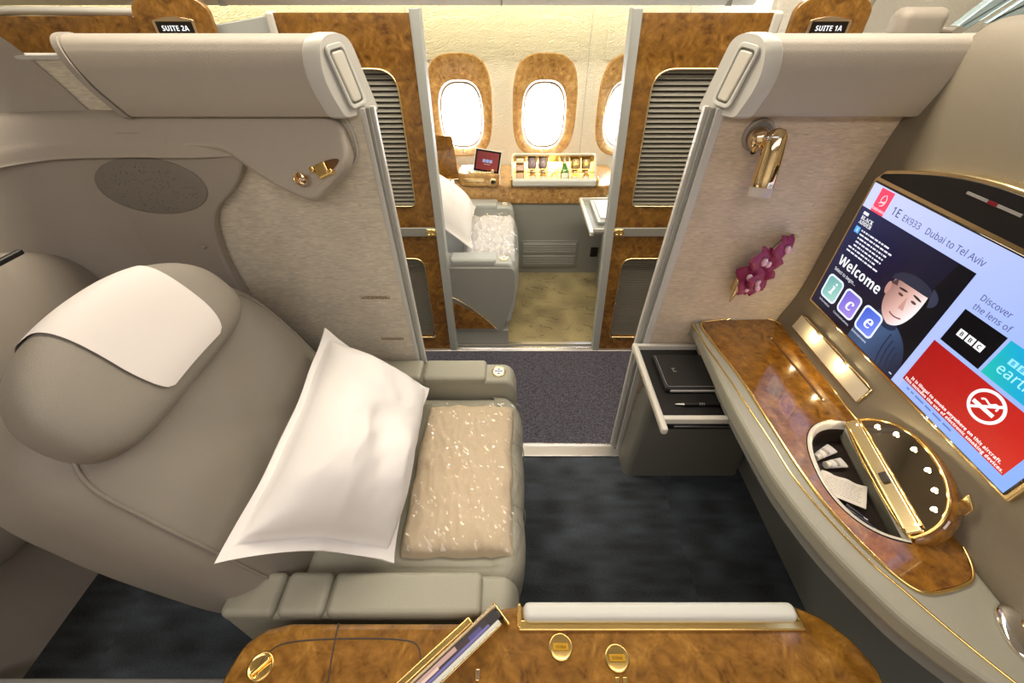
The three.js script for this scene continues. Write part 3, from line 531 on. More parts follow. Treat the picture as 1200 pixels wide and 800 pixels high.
  const l = new THREE.RectAreaLight(new THREE.Color().setRGB(.55, .62, 1), .55, W, H); l.position.set(SX - .03, (y0 + y1) / 2, (z0 + z1) / 2); l.lookAt(0, (y0 + y1) / 2, (z0 + z1) / 2); scene.add(l);
}

// ---------------------------------------------------------------- wall reading lamp
{
  const b = PX(886, 158, 'z', ZN), t = thing('reading_lamp', 'polished brass reading lamp on a round wall plate above the orchids', 'lamp', [b[0] + .005, b[1], ZN]);
  mesh('wall_plate', cyl(.036, .038, .006, 40).rotateX(PI / 2).translate(0, 0, .003), mt.shell, t);
  mesh('wall_recess', cyl(.030, .030, .002, 40).rotateX(PI / 2).translate(0, 0, .0065), mt.railDark, t);
  mesh('swivel', [new THREE.LatheGeometry([[0, 0], [.024, 0], [.026, .012], [.020, .026], [.010, .032], [0, .033]].map(p => new THREE.Vector2(...p)), 32).rotateX(PI / 2).translate(-.004, -.004, .006), cyl(.006, .006, .01, 16).rotateX(PI / 2).translate(-.015, -.024, .03)], mt.rose, t);
  mesh('switch', superell(.007, .007, .005, 1, 1, 16, 10).translate(-.013, -.030, .028), mt.black, t);
  const prof = [[.0, .062], [.014, .058], [.0215, .045], [.0245, .01], [.026, -.05], [.0256, -.066], [.021, -.066]].map(p => new THREE.Vector2(...p));
  mesh('head', new THREE.LatheGeometry(prof, 40).rotateX(-.22).rotateZ(-.06).translate(.018, -.035, .055), M([.90, .70, .40], .08, { metalness: 1 }), t);
  mesh('collar', new THREE.TorusGeometry(.019, .005, 10, 36).rotateX(PI / 2 - .3).translate(.014, .004, .044), mt.chrome, t);
  mesh('lens', cyl(.0252, .0235, .022, 36).rotateX(-.22).rotateZ(-.06).translate(.0135, -.110, .072), M([.80, .74, .70], .4, { transmission: .5, thickness: 0 }), t);
}
// ---------------------------------------------------------------- orchid vase
{
  const p0 = PX(852, 350, 'z', ZN), v = thing('wall_vase', 'slim gold cone vase fixed to the linen wall holding orchids', 'vase', [p0[0], p0[1], ZN]);
  mesh('cone', new THREE.LatheGeometry([[.001, 0], [.005, .015], [.012, .06], [.016, .09], [.0145, .09], [.010, .06], [.001, .004]].map(p => new THREE.Vector2(...p)), 28, 0, PI * 2).scale(1, 1, .9).rotateZ(-.10).translate(0, 0, .018), mt.goldPale, v);
  mesh('bracket', rb(.012, .03, .012, .003, .003, .05, .006), mt.gold, v);
  const o = thing('orchid_spray', 'spray of dark magenta orchids rising from the gold wall vase', 'flower', [p0[0], p0[1] + .03, ZN + .02]);
  mesh('stem', tube([[0, 0, 0], [.012, .06, .008], [.028, .11, .014], [.05, .155, .012], [.075, .188, .008], [.094, .190, .008]], .0018), mt.stem, o);
  mesh('bud', superell(.010, .005, .005, 1, 1, 16, 10).rotateZ(-.1).translate(.100, .190, .008), M([.42, .36, .14], .6), o);
  mesh('bud', superell(.006, .004, .004, 1, 1, 16, 10).rotateZ(.3).translate(.080, .197, .008), M([.42, .36, .14], .6), o);
  const petalGeo = (l, w) => grid(8, 8, (u, t) => { const a = (u - .5) * 2, s = t, ww = w * sin(PI * min(1, s * .9 + .08)) ; return [a * ww, s * l, .004 * sin(PI * s) - .006 * a * a * s - .003 * s * s]; });
  const big = petalGeo(.030, .019), mid = petalGeo(.028, .0105), lipG = superell(.0065, .009, .006, 1, 1, 14, 10);
  const spots = [[.014, .040, .022, -.2, .95], [.040, .046, .026, .4, 1.0], [.010, .082, .026, .1, 1.05], [.046, .088, .022, -.5, .95], [.022, .134, .03, .2, 1.2], [.050, .122, .024, -.2, .95], [.076, .166, .022, .5, 1.15], [.030, .068, .034, 0, .9]];
  for (const [x, y, z, r, sc] of spots) {
    const f = new THREE.Group(); f.name = 'flower'; f.position.set(x, y, z); f.rotation.set(.15 * sin(x * 300), .5 * sin(y * 200), r); f.scale.setScalar(sc * 1.22); o.add(f);
    for (const [g, a] of [[big, 1.35], [big, -1.35], [mid, 0], [mid, 2.5], [mid, -2.5]]) { const m = mesh('petal', g, mt.petal, f); m.rotation.z = a; m.rotation.order = 'ZXY'; m.rotation.x = .12; }
    const l = mesh('lip', lipG, mt.lip, f); l.position.set(0, -.004, .006); const t = mesh('throat', superell(.003, .003, .003, 1, 1, 10, 8), M([.8, .7, .72], .6), f); t.position.set(0, .003, .009);
  }
}

// ---------------------------------------------------------------- console under the screen
const CY = .694;
const onC = (px, py, y = CY) => { const p = PX(px, py, 'y', y); return [p[0], p[2]]; };
const ovalC = (() => { // oval well of the vanity: centre, axes in (x,z)
  const a = onC(990, 496), b = onC(1066, 636); return { a, b, c: [(a[0] + b[0]) / 2, (a[1] + b[1]) / 2] }; })();
{
  const edge = [[812, 375], [828, 408], [853, 462], [880, 512], [906, 556], [936, 597], [975, 643], [1020, 688], [1062, 727], [1110, 764], [1170, 806], [1230, 845]].map(p => onC(...p));
  const t = thing('side_console', 'long cream console with gold lines and glossy walnut top below the screen', 'console', [0, 0, 0]);
  const crv = new THREE.CatmullRomCurve3(edge.map(p => V(p[0], 0, p[1])), false, 'centripetal'), ed = crv.getPoints(60).map(p => [p.x, p.z]);
  // well hole (half oval on the near side of the hinge line)
  const { a, b, c } = ovalC, dx = b[0] - a[0], dz = b[1] - a[1], L = hypot(dx, dz), ux = dx / L, uz = dz / L, nx = -uz * -1 * -1, R = L / 2;
  const nrm = [-(-uz) * -1, 0]; // outward direction (towards -x)
  const out = (uz * 1 > 0) ? [-abs(uz), ux * sign(uz)] : [-abs(uz), -ux];
  const half = (rx, rn, n = 28, off = 0) => Array.from({ length: n + 1 }, (_, i) => { const q = PI * i / n, e = .85, s = sign(cos(q)) * pow(abs(cos(q)), e), h = pow(sin(q), e); return [c[0] - ux * s * rx + out[0] * (h * rn + off), c[1] - uz * s * rx + out[1] * (h * rn + off)]; });
  const DEEP = .118;
  const hole = half(R, DEEP), holePath = () => new THREE.Path(hole.map(p => new THREE.Vector2(p[0], -p[1])));
  const base = [...ed, [.848, ed[ed.length - 1][1]], [.848, ZN + .004], [ed[0][0], ZN + .004]];
  mesh('console_body', slab(base, CY - .05, CY, .012, 0, false, [holePath()]), mt.arm, t);
  mesh('underside', slab(base.map(p => [max(p[0] + .03, 0), p[1]]).map((p, i) => p), CY - .10, CY - .05), mt.greyPlastic, t);
  // burl inlay, split in the far leaf and the near leaf
  const inlay = [[822, 379], [832, 376], [902, 374], [918, 382], [1000, 487], [1060, 552], [1128, 640], [1140, 676], [1128, 686], [1084, 694], [1066, 686], [1022, 649], [972, 596], [939, 552], [901, 494], [868, 443]].map(p => onC(...p, CY + .003));
  const hole2 = half(R + .004, DEEP + .004);
  mesh('walnut_inlay', slab(inlay, CY - .004, CY + .004, .001, .012, false, [new THREE.Path(hole2.map(p => new THREE.Vector2(p[0], -p[1])))]), mt.burlGloss, t);
  const ringPts = inlay.map(p => [p[0], CY + .003, p[1]]); mesh('gold_border', tube(ringPts, .0032, true, 240), mt.gold, t);
  const gl = [[812, 380], [828, 406], [850, 438], [875, 475], [903, 517], [929, 558], [957, 593], [985, 624], [1022, 661], [1060, 693], [1097, 725], [1140, 761], [1184, 796], [1225, 828]].map(p => { const q = onC(...p); return [q[0], CY + .001, q[1]]; });
  mesh('gold_line', tube(gl, .0022, false, 200), mt.gold, t);
  mesh('gold_line', tube([[.832, CY + .002, -1.05], [.838, CY + .002, -.95], [.842, CY + .002, -.80], [.842, CY + .002, -.66]], .0022, false, 80), mt.gold, t);
  // slim slot with gold ends in the walnut
  const s0 = onC(904, 398), s1 = onC(964, 470); mesh('folding_slot', polyTube([[s0[0], CY + .004, s0[1]], [s1[0], CY + .004, s1[1]]], .004), M([.16, .07, .02], .3), t);
  for (const s of [s0, s1]) mesh('slot_end', superell(.005, .002, .005, 1, 1, 14, 8).translate(s[0], CY + .006, s[1]), mt.goldPale, t);
  // the well
  const rimIn = half(R - .012, DEEP - .016);
  const ring = (pts, y) => pts.map(p => [p[0], y, p[1]]);
  mesh('well_lip', loft([ring(half(R + .002, DEEP + .003), CY + .005), ring(hole, CY + .0065), ring(half(R - .006, DEEP - .008), CY + .002), ring(half(R - .010, DEEP - .013), CY - .012)], false), mt.ivory, t);
  mesh('well_wall', loft([ring(half(R - .010, DEEP - .013), CY - .012), ring(rimIn, CY - .035), ring(half(R - .02, DEEP - .026), CY - .048)], false), M([.03, .02, .014], .4), t);
  mesh('well_floor', slab(half(R, DEEP), CY - .056, CY - .047), M([.02, .013, .009], .35), t);
  // latch beside the lid and chrome grip at the near end
  const lt = PX(1132, 592, 'x', .846); mesh('lid_latch', wallXY(rshape([[-.010, -.026], [.012, -.020], [.012, .004], [-.010, .026]], .006), -.004, .004, .002).rotateY(-1.25).translate(lt[0], lt[1], lt[2]), mt.goldPale, t);
  const gp = onC(1194, 744); mesh('chrome_grip', superell(.028, .012, .045, .9, .9).rotateY(-.35).translate(gp[0], CY + .003, gp[1]), mt.chrome, t);
  mesh('grip_button', superell(.012, .008, .02, .9, .9).rotateY(-.35).translate(gp[0] + .012, CY + .012, gp[1]), mt.rose, t);

  // vanity lid standing open on the hinge line
  const v = thing('vanity_mirror', 'raised half-round walnut lid with mirror ringed by small lit bulbs', 'mirror', [c[0], CY + .006, c[1]]);
  const tilt = .84, X = V(ux, 0, uz), Nn = V(-out[0], 0, -out[1]), Y = Nn.clone().multiplyScalar(cos(tilt)).add(V(0, sin(tilt), 0)).normalize(), Z = X.clone().cross(Y).normalize();
  if (Z.x > 0) { Z.negate(); X.negate(); }                         // mirror side faces the seat and up
  const mm = basis(X, Y, Z, V(0, 0, 0)), SG = .114;
  const dsh = (rx, h, y0 = 0) => { const s = new THREE.Shape(); const n = 40; for (let i = 0; i <= n; i++) { const q = PI * i / n, p = [rx * sign(cos(q)) * pow(abs(cos(q)), .9), y0 + (h - y0) * pow(sin(q), .9)]; i ? s.lineTo(...p) : s.moveTo(...p); } s.closePath(); return s; };
  mesh('lid_shell', ext(dsh(R + .004, SG), .04, .012, 5).translate(0, 0, -.042).applyMatrix4(mm), mt.burlGloss, v);
  mesh('mirror_glass', ext(dsh(R - .008, SG - .012, .004), .003).translate(0, 0, -.001).applyMatrix4(mm), mt.mirror, v);
  mesh('mirror_rim', shapeRing(dsh(R - .006, SG - .010, .003), .0035, .001).applyMatrix4(mm), mt.gold, v);
  mesh('hinge_bar', [rb(2 * R - .02, .026, .012, .003, 0, .012, .004).applyMatrix4(mm)], mt.goldPale, v);
  mesh('hinge_line', [polyTube([[-R + .012, .027, .009], [R - .02, .027, .009]], .0025).applyMatrix4(mm), polyTube([[-R + .012, .0, .010], [R - .02, .0, .010]], .0025).applyMatrix4(mm)], mt.gold, v);
  mesh('catch', rb(.024, .014, .008, .002, .02, .014, .012).applyMatrix4(mm), mt.darkWood, v);
  const bulbM = new THREE.MeshStandardMaterial({ color: 0xffffff, emissive: new THREE.Color().setRGB(1, .84, .52), emissiveIntensity: 2.6 });
  const bs = [[-.93, .1], [-.80, .5], [-.56, .78], [-.22, .93], [.16, .93], [.48, .82], [.74, .60], [.92, .12]];
  for (const [fx, fy] of bs) {
    const p = V(fx * (R - .014), .010 + fy * (SG - .034), .003).applyMatrix4(mm); mesh('bulb', superell(.0056, .0056, .0035, 1, 1, 14, 10).translate(p.x, p.y, p.z), bulbM, v);
    const w = V(fx * (R - .014), .010 + fy * (SG - .034), .010).applyMatrix4(mm); const pl = new THREE.PointLight(new THREE.Color().setRGB(1, .80, .46), .0035, 0, 2); pl.position.set(c[0] + w.x, CY + .006 + w.y, c[1] + w.z); pl.castShadow = true; pl.shadow.radius = .12; scene.add(pl);
  }
  // cosmetics in the well
  const fy = CY - .047;
  const tubeThing = (label, px, py, len, rot) => { const q = PX(px, py, 'y', fy + .010), o = thing('cosmetic_tube', label, 'tube', [q[0], fy, q[2]], null);
    const g = loft([0, .18, .2, .9, 1].map((k, i) => { const r = k < .19 ? .0075 : .0095, fl = k > .85 ? .25 : 1, wd = k > .85 ? 1.35 : 1; return Array.from({ length: 16 }, (_, j) => { const a = j / 16 * 2 * PI; return [len * (k - .5), .0095 + r * fl * sin(a), r * wd * cos(a)]; }); }));
    mesh('body', g.rotateY(rot), mt.paper, o); mesh('cap', cyl(.0085, .0085, len * .2, 16).rotateZ(PI / 2).translate(-len * .46, .0095, 0).rotateY(rot), mt.ivory, o); mesh('print_band', cyl(.0097, .0097, len * .12, 16, 1).rotateZ(PI / 2).translate(0, .0095, 0).rotateY(rot), M([.45, .42, .37], .6), o); };
  tubeThing('cream cosmetic tube lying uppermost in the vanity well', 966, 530, .06, .45);
  tubeThing('small cream cosmetic tube with flared end against the larger tube', 979, 543, .046, .15);
  const cq = PX(988, 572, 'y', fy + .012); const card = thing('folded_card', 'creased white paper sachet with fine print in the vanity well', 'card', [cq[0], fy, cq[2]]);
  const cm = print(256, 192, (x, W, H) => { x.fillStyle = '#d9d3c4'; x.fillRect(0, 0, W, H); x.fillStyle = '#8d8678'; seed = 31; for (let r = 0; r < 9; r++) { let q = 30; while (q < W - 40) { const l = 5 + rnd() * 22; x.fillRect(q, 30 + r * 16, l, 4); q += l + 5; } } });
  const sheet = grid(10, 8, (u, t) => [(u - .5) * .085, .008 + .006 * u + .002 * sin(u * 14) * t, (t - .5) * -.062]); sheet.rotateY(-.95 + .35); mesh('sheet', sheet, cm, card);
  const cp = grid(10, 8, (u, t) => [(u - .5) * .085, .0068 + .006 * u + .002 * sin(u * 14) * t, (t - .5) * -.062]).rotateY(-.60); mesh('sheet_back', cp, mt.paper, card);
  for (const [px, py, lb] of [[1000, 600, 'small dark glass vial beside the paper sachet'], [1012, 612, 'dark glass vial with bright cap deepest in the vanity well']]) { const q = PX(px, py, 'y', fy + .008), o = thing('glass_vial', lb, 'vial', [q[0], fy, q[2]]); mesh('body', cyl(.008, .008, .034, 18).rotateZ(PI / 2).translate(0, .008, 0).rotateY(-.9), mt.blackGloss, o); mesh('cap', cyl(.006, .006, .008, 18).rotateZ(PI / 2).translate(.021, .008, 0).rotateY(-.9), mt.chrome, o); }
}
// ---------------------------------------------------------------- pull-out tray and foot box
{
  const t = thing('pullout_tray', 'pale framed tray with black liner drawn out from under the walnut console', 'tray', [.60, .605, -.90]);
  const L = g => g.translate(-.60, -.605, .90);
  const x0 = .408, x1 = .86, z0 = -1.072, z1 = -.748, y = .605;
  mesh('liner', L(span(x0 + .012, x1, y - .035, y - .018, z0 + .01, z1 - .008, .003)), mt.black, t);
  mesh('back_rail', L(span(x0, x1, y - .022, y, z0, z0 + .014, .004)), mt.ivory, t);
  mesh('near_rail', L(span(x0 + .006, x1, y - .024, y - .002, z1 - .016, z1, .004)), mt.ivory, t);
  mesh('pull_rail', L(rb(.018, .024, .365, .007, x0 + .003, y - .010, (z0 + z1) / 2 + .018)), mt.ivory, t);
  mesh('runner', L(span(x0 + .03, x1, y - .058, y - .036, z1 - .022, z1 - .010, .002)), mt.black, t);
  mesh('runner_line', L(span(x0 + .05, x1, y - .046, y - .042, z1 - .011, z1 - .007, .001)), mt.alu, t);
  const n = thing('notebook', 'closed black notebook with small embossed emblem lying in the tray', 'notebook', [.53, .588, -.93]);
  mesh('cover', span(-.075, .14, 0, .016, -.085, .065, .004), M([.018, .018, .019], .4), n);
  mesh('stitched_edge', polyTube([[-.068, .0165, -.078], [-.068, .0165, .058], [.13, .0165, .058]], .0009), M([.30, .29, .28], .5), n);
  mesh('page_edge', span(-.06, .13, .003, .010, .066, .069, .001), M([.5, .49, .47], .6), n);
  mesh('emblem', [bx(.012, .001, .003, -.028, .0165, -.02), bx(.003, .001, .014, -.03, .0165, -.014), bx(.009, .001, .003, -.026, .0165, -.006)], M([.32, .31, .30], .4, { metalness: .5 }), n);
  const p = thing('pen', 'black pen with silver tip lying beside the notebook', 'pen', [.53, .588, -.812]);
  mesh('barrel', cyl(.0048, .0048, .13, 14).rotateZ(PI / 2).translate(.03, .005, 0), mt.black, p);
  mesh('tip', cyl(.0012, .0046, .026, 14).rotateZ(PI / 2).translate(-.048, .005, 0), mt.alu, p);
  mesh('band', [0, .006, .012].map(k => cyl(.0051, .0051, .003, 14).rotateZ(PI / 2).translate(.01 + k, .005, 0)), mt.alu, p);
  const b = thing('foot_box', 'dark grey moulded storage box on the carpet under the pull-out tray', 'storage box', [.68, 0, -1.01]);
  mesh('body', loft([[0, .0], [.02, .004], [.36, .012], [.41, .024], [.425, .05]].map(([y, i]) => roundProfile([[-.235 + i, -.062 - .0], [.235, -.062], [.235, .052 - i], [-.225 + i, .052 - i]], .03).map(p => [p[0], y, p[1]]))), M([.17, .165, .14], .5), b);
  mesh('top_recess', rb(.36, .13, .09, .01, .03, .48, 0), mt.greyPlastic, b);
}

// ---------------------------------------------------------------- seats
function makeSeat(label, dz, mats, near) {
  const t = thing('suite_armchair', label, 'seat', [-.3, 0, -.66 + dz]);
  const Lc = g => g.translate(.3, 0, .66);                          // geometry written in the first suite's world coordinates
  // backrest
  const A = V(-.458, .40, -.655), up = V(-.42, .907, 0).normalize(), nn = V(.907, .42, 0).normalize(), ex = V(0, 0, -1), mB = basis(ex, up, nn, A);
  const hw = .33, oc = [[-hw + .01, .10], [-hw + .03, .03], [0, .02], [hw - .03, .03], [hw - .01, .10], [hw, .25], [hw, .42], [hw - .025, .55], [hw - .10, .645], [0, .675], [-hw + .10, .66], [-hw + .02, .58], [-hw, .44], [-hw, .25]];
  const ocv = new THREE.CatmullRomCurve3(oc.map(p => V(p[0], p[1], 0)), true, 'centripetal').getPoints(128).slice(0, -1);
  const cen = [0, .34], ringAt = (inset, z) => ocv.map(p => { const dx = p.x - cen[0], dy = p.y - cen[1], l = hypot(dx, dy), k = (l - inset) / l; return [cen[0] + dx * k, cen[1] + dy * k, z]; });
  const rings = []; rings.push(ringAt(.05, -.19)); for (let i = 0; i <= 4; i++) { const q = i / 4 * PI / 2; rings.push(ringAt(.03 * (1 - sin(q)), -.16 - .03 * cos(q))); }
  rings.push(ringAt(0, -.09)); for (let i = 0; i <= 10; i++) { const q = i / 10 * PI / 2; rings.push(ringAt(.075 * (1 - cos(q)), -.075 + .075 * sin(q))); }
  for (const k of [.10, .14, .19, .24, .29]) rings.push(ringAt(k, .004 - (k > .15 ? (k - .15) * .10 : 0)));
  const backG = loft(rings); const sm = toCreasedNormals(mergeVertices(backG, 1e-5), 1.4);
  const backMesh = mesh('backrest', Lc(sm.applyMatrix4(mB)), mats.back, t);
  mesh('backrest_piping', Lc(new THREE.TubeGeometry(new THREE.CatmullRomCurve3(ringAt(.045, -.0055).map(p => V(...p)), true), 260, .0035, 6, true).applyMatrix4(mB)), mats.back, backMesh);
  // head cushion with cloth cover
  const hA = [.237, .118, .072], mH = basis(ex, up, nn, V(-.742, .97, -.625)).multiply(new THREE.Matrix4().makeRotationX(-.12));
  const surf = (x, y, z) => pow(pow(pow(abs(x / hA[0]), 2 / .76) + pow(abs(y / hA[1]), 2 / .76), .76 / .62) + pow(abs(z / hA[2]), 2 / .62), .62 / 2);
  const headGeo = (() => { const g = grid(72, 44, (u, v) => { const th = u * 2 * PI, ph = (v - .5) * PI; const x = cos(ph) * cos(th), y = cos(ph) * sin(th), z = sin(ph); const k = surf(x * hA[0], y * hA[1], z * hA[2]); return [x * hA[0] / k, y * hA[1] / k, z * hA[2] / k]; }); g.deleteAttribute('uv'); const h = mergeVertices(g, 1e-5); h.computeVertexNormals(); return h; })();
  const bend = g => { const p = g.attributes.position; for (let i = 0; i < p.count; i++) { const x = p.getX(i); p.setZ(i, p.getZ(i) + .35 * x * x); p.setY(i, p.getY(i) - .5 * x * x); } g.computeVertexNormals(); return g; };
  const hm = mesh('head_cushion', Lc(bend(headGeo).applyMatrix4(mH)), mats.back, t);
  const cov = grid(40, 60, (u, v) => { // from behind, over the top, down the front; u across
    const s = (u - .5) * 2, a = -1.25 + v * (3.5 - .0 * s * s), q = v > .80 ? .70 + .30 * pow(max(0, 1 - pow((v - .80) / .20, 2)), .5) : 1;
    const x = s * .112 * q + .012, dy = cos(a), dz2 = sin(a), y = dy * hA[1], z = dz2 * hA[2]; let lo = .2, hi = 2; for (let i = 0; i < 24; i++) { const m = (lo + hi) / 2; surf(x, y * m, z * m) > 1 ? hi = m : lo = m; }
    return [x, y * lo + dy * .004, z * lo + dz2 * .0045]; });
  mesh('cloth_cover', Lc(bend(cov).applyMatrix4(mH)), mt.cover, hm);
  // seat pan and leg rest
  const zc = -.68, hwid = .297;
  mesh('seat_cushion', Lc(rb(.50, .16, hwid * 2, .035, -.255, .372, zc, 5)), mats.pan, t);
  const rollProf = roundProfile([[-.055, .10], [.012, .12], [.036, .30], [.034, .42], [.012, .458], [-.055, .458]], [.01, .03, .06, .03, .03, .02]);
  const roll = loft(Array.from({ length: 25 }, (_, i) => { const u = i / 24, z = zc - hwid + u * 2 * hwid, e = pow(abs(u * 2 - 1), 8), puff = .006 * abs(sin(u * PI * 3)) - .004; return rollProf.map(([x, y]) => [x + (x > 0 ? puff : 0) - .03 * e * (x > -.04 ? 1 : 0), y - .012 * e * (y > .3 ? 1 : 0), z]); }));
  mesh('leg_rest', Lc(roll), mats.roll, t);
  for (const k of [1, 2]) mesh('stitch_line', Lc(tube([[-.04, .4585, zc - hwid + k * .198], [.0, .459, zc - hwid + k * .198], [.03, .435, zc - hwid + k * .198], [.036, .34, zc - hwid + k * .198]], .0012)), mats.roll, mesh('seat_base', Lc(bx(.40, .20, hwid * 1.9, -.29, .19, zc)), mt.greyPlastic, t));
  // armrests
  const armProf = (z0, z1) => [z0, z1];
  const arm = (z0, z1, name, pads, ctrl) => {
    const s = rshape([[-.60, .16], [-.006, .16], [.016, .30], [.016, .46], [-.006, .517], [-.60, .517]], [0, .02, .05, .05, .045, 0]);
    const a = mesh('armrest', Lc(wallXY(s, z0, z1, .014, 4)), mats.arm, t);
    for (const [x0, x1] of pads) mesh('arm_pad', Lc(span(x0 + .0015, x1 - .0015, .495, .534, z0 - .002, z1 + .002, .014, 4)), mats.arm, a);
    if (ctrl) { const c = ctrl; mesh('control_ring', Lc(new THREE.TorusGeometry(.021, .003, 8, 32).rotateX(PI / 2).translate(c, .519, (z0 + z1) / 2)), mt.goldPale, a);
      const cm = print(128, 128, (x, W) => { x.fillStyle = '#d8dadb'; x.fillRect(0, 0, W, W); x.fillStyle = '#4a5a8c'; for (const [q, r] of [[64, 30], [64, 98], [34, 62], [94, 62], [64, 64]]) { x.beginPath(); x.ellipse(q, r, 15, 9, 0, 0, 7); x.fill(); } });
      const dg = new THREE.CircleGeometry(.019, 32).rotateX(-PI / 2).translate(c, .5205, (z0 + z1) / 2); mesh('control_pad', Lc(dg), cm, a); }
    return a;
  };
  arm(-1.070, -.980, 'far', [[-.52, -.300], [-.298, -.085]], -.045);
  arm(-.382, -.300, 'near', near ? [[-.60, -.487], [-.485, -.386], [-.384, -.062]] : [[-.52, -.300], [-.298, -.075]], near ? 0 : -.040);
  const zo = -.296;
  if (!near) { // outer side panel with walnut inset
  mesh('side_panel', Lc(wallXY(rshape([[-.62, .10], [-.05, .10], [.016, .34], [.010, .49], [-.62, .49]], [0, .03, .10, .03, 0]), zo - .016, zo, .003)), mt.greyPlastic, t);
  const ins = new THREE.Shape(); ins.moveTo(-.60, .125); ins.lineTo(-.08, .125); ins.bezierCurveTo(-.17, .22, -.27, .32, -.60, .40); ins.closePath();
  const wi = mesh('walnut_inset', Lc(wallXY(ins, zo, zo + .005, .001)), mt.burl, t);
  mesh('inset_trim', Lc(tube([[-.08, .125, zo + .004], [-.17, .222, zo + .004], [-.29, .318, zo + .004], [-.44, .365, zo + .004], [-.60, .402, zo + .004]], .003)), mt.goldPale, wi);
  }
  mesh('plinth', Lc(span(-.60, -.02, .0, .11, -1.0, zo - .002, .004)), mt.greyPlastic, t);
  return t;
}
const seatMats = { back: mt.seat, pan: mt.arm, roll: mt.arm, arm: mt.arm };
makeSeat('reclined taupe suite seat with large head cushion and leather armrests, holding pillow and wrapped blanket', 0, seatMats, true);
makeSeat('grey suite seat beside the windows seen through the open doors', -1.475, { ...seatMats, arm: mt.armGrey, roll: mt.armGrey, pan: mt.armGrey }, false);

// soft pillow between four corners
function pillowGeo(TF, TN, BF, BN, up, down, n = 56, wr = .006, ph = 0) {
  const P = (u, v) => { const a = TN.clone().lerp(TF, u), b = BN.clone().lerp(BF, u); return a.lerp(b, v); };
  const nx = BF.clone().sub(TF).cross(TN.clone().sub(TF)).normalize(); if (nx.y < 0) nx.negate();
  const f = (u, v, sd) => {
    const a = u * 2 - 1, b = v * 2 - 1, ua = u + .045 * a * (b * b - 1) * .9, vb = v + .05 * b * (a * a - 1) * .9;
    const p = P(ua, vb), e = (x) => max(0, 1 - pow(abs(x) / .90, 2.6)), h = pow(e(a), .55) * pow(e(b), .5);
    const corner = pow(abs(a * b), 3);
    const w = wr * (perlin.noise(u * 3 + ph, v * 2.5, 1.3) * 2.0 + (1 - abs(perlin.noise(u * 2.2 + v * 3.2 + ph, v * 1.2 - u * 2.4, 4.7)) * 2.2) * .9 + .25 * perlin.noise(u * 12, v * 10 + ph, 2)) * (.35 + .65 * h);
    const flange = .006 * sin(a * 9 + ph) * (1 - h) * (sd > 0 ? 1 : 1);
    return p.addScaledVector(nx, sd > 0 ? h * up + w + flange + .003 : -h * down + w * .3 + flange).toArray();
  };
  const top = grid(n, n, (u, v) => f(u, v, 1)), bot = grid(n, n, (u, v) => f(u, v, -1));
  const edge = []; const ring = k => { const r = []; for (let i = 0; i < n; i++) r.push(f(i / n, 0, k)); for (let i = 0; i < n; i++) r.push(f(1, i / n, k)); for (let i = 0; i < n; i++) r.push(f(1 - i / n, 1, k)); for (let i = 0; i < n; i++) r.push(f(0, 1 - i / n, k)); return r; };
  return [top, bot, loft([ring(1), ring(-1)], false)];
}
tag(mesh('pillow', pillowGeo(V(-.535, .77, -.935), V(-.52, .735, -.315), V(-.275, .505, -.955), V(-.262, .535, -.398), .14, .02, 80, .014), mt.white), 'large white pillow leaning on the reclined taupe seat', 'pillow');
tag(mesh('pillow', pillowGeo(V(-.52, .78, -2.40), V(-.50, .76, -1.86), V(-.215, .53, -2.42), V(-.20, .53, -1.88), .09, .02, 48, .008, 3.1), mt.white), 'white pillow on the seat beside the windows', 'pillow');

// folded blanket in a clear bag
function blanketGeo(cx, cy, cz, w, h, d, amp, ph, n = 90) {
  const e = (x, k) => max(0, 1 - pow(abs(x), k));
  const f = (u, v, sd) => { const a = u * 2 - 1, b = v * 2 - 1, hh = pow(e(a, 9), .5) * pow(e(b, 9), .5), x = cx + a * w / 2 + .006 * perlin.noise(b * 4 + ph, 1.5, 3), z = cz + b * d / 2 + .006 * perlin.noise(a * 4, 2.5, ph);
    const r1 = 1 - abs(perlin.noise(u * 4 + ph, v * 5 + .7 * perlin.noise(u * 5, v * 5, ph), .4)) * 2, r2 = 1 - abs(perlin.noise(u * 10 + v * 3, v * 8 - u * 5 + ph, 2.4)) * 2, wv = amp * (1.0 * r1 + .55 * r2 + .10 * perlin.noise(u * 22, v * 26, ph));
    return [x, cy + (sd > 0 ? hh * h + wv * hh : 0), z]; };
  return [grid(n, n, (u, v) => f(u, v, 1)), grid(8, 8, (u, v) => f(u, v, -1))];
}
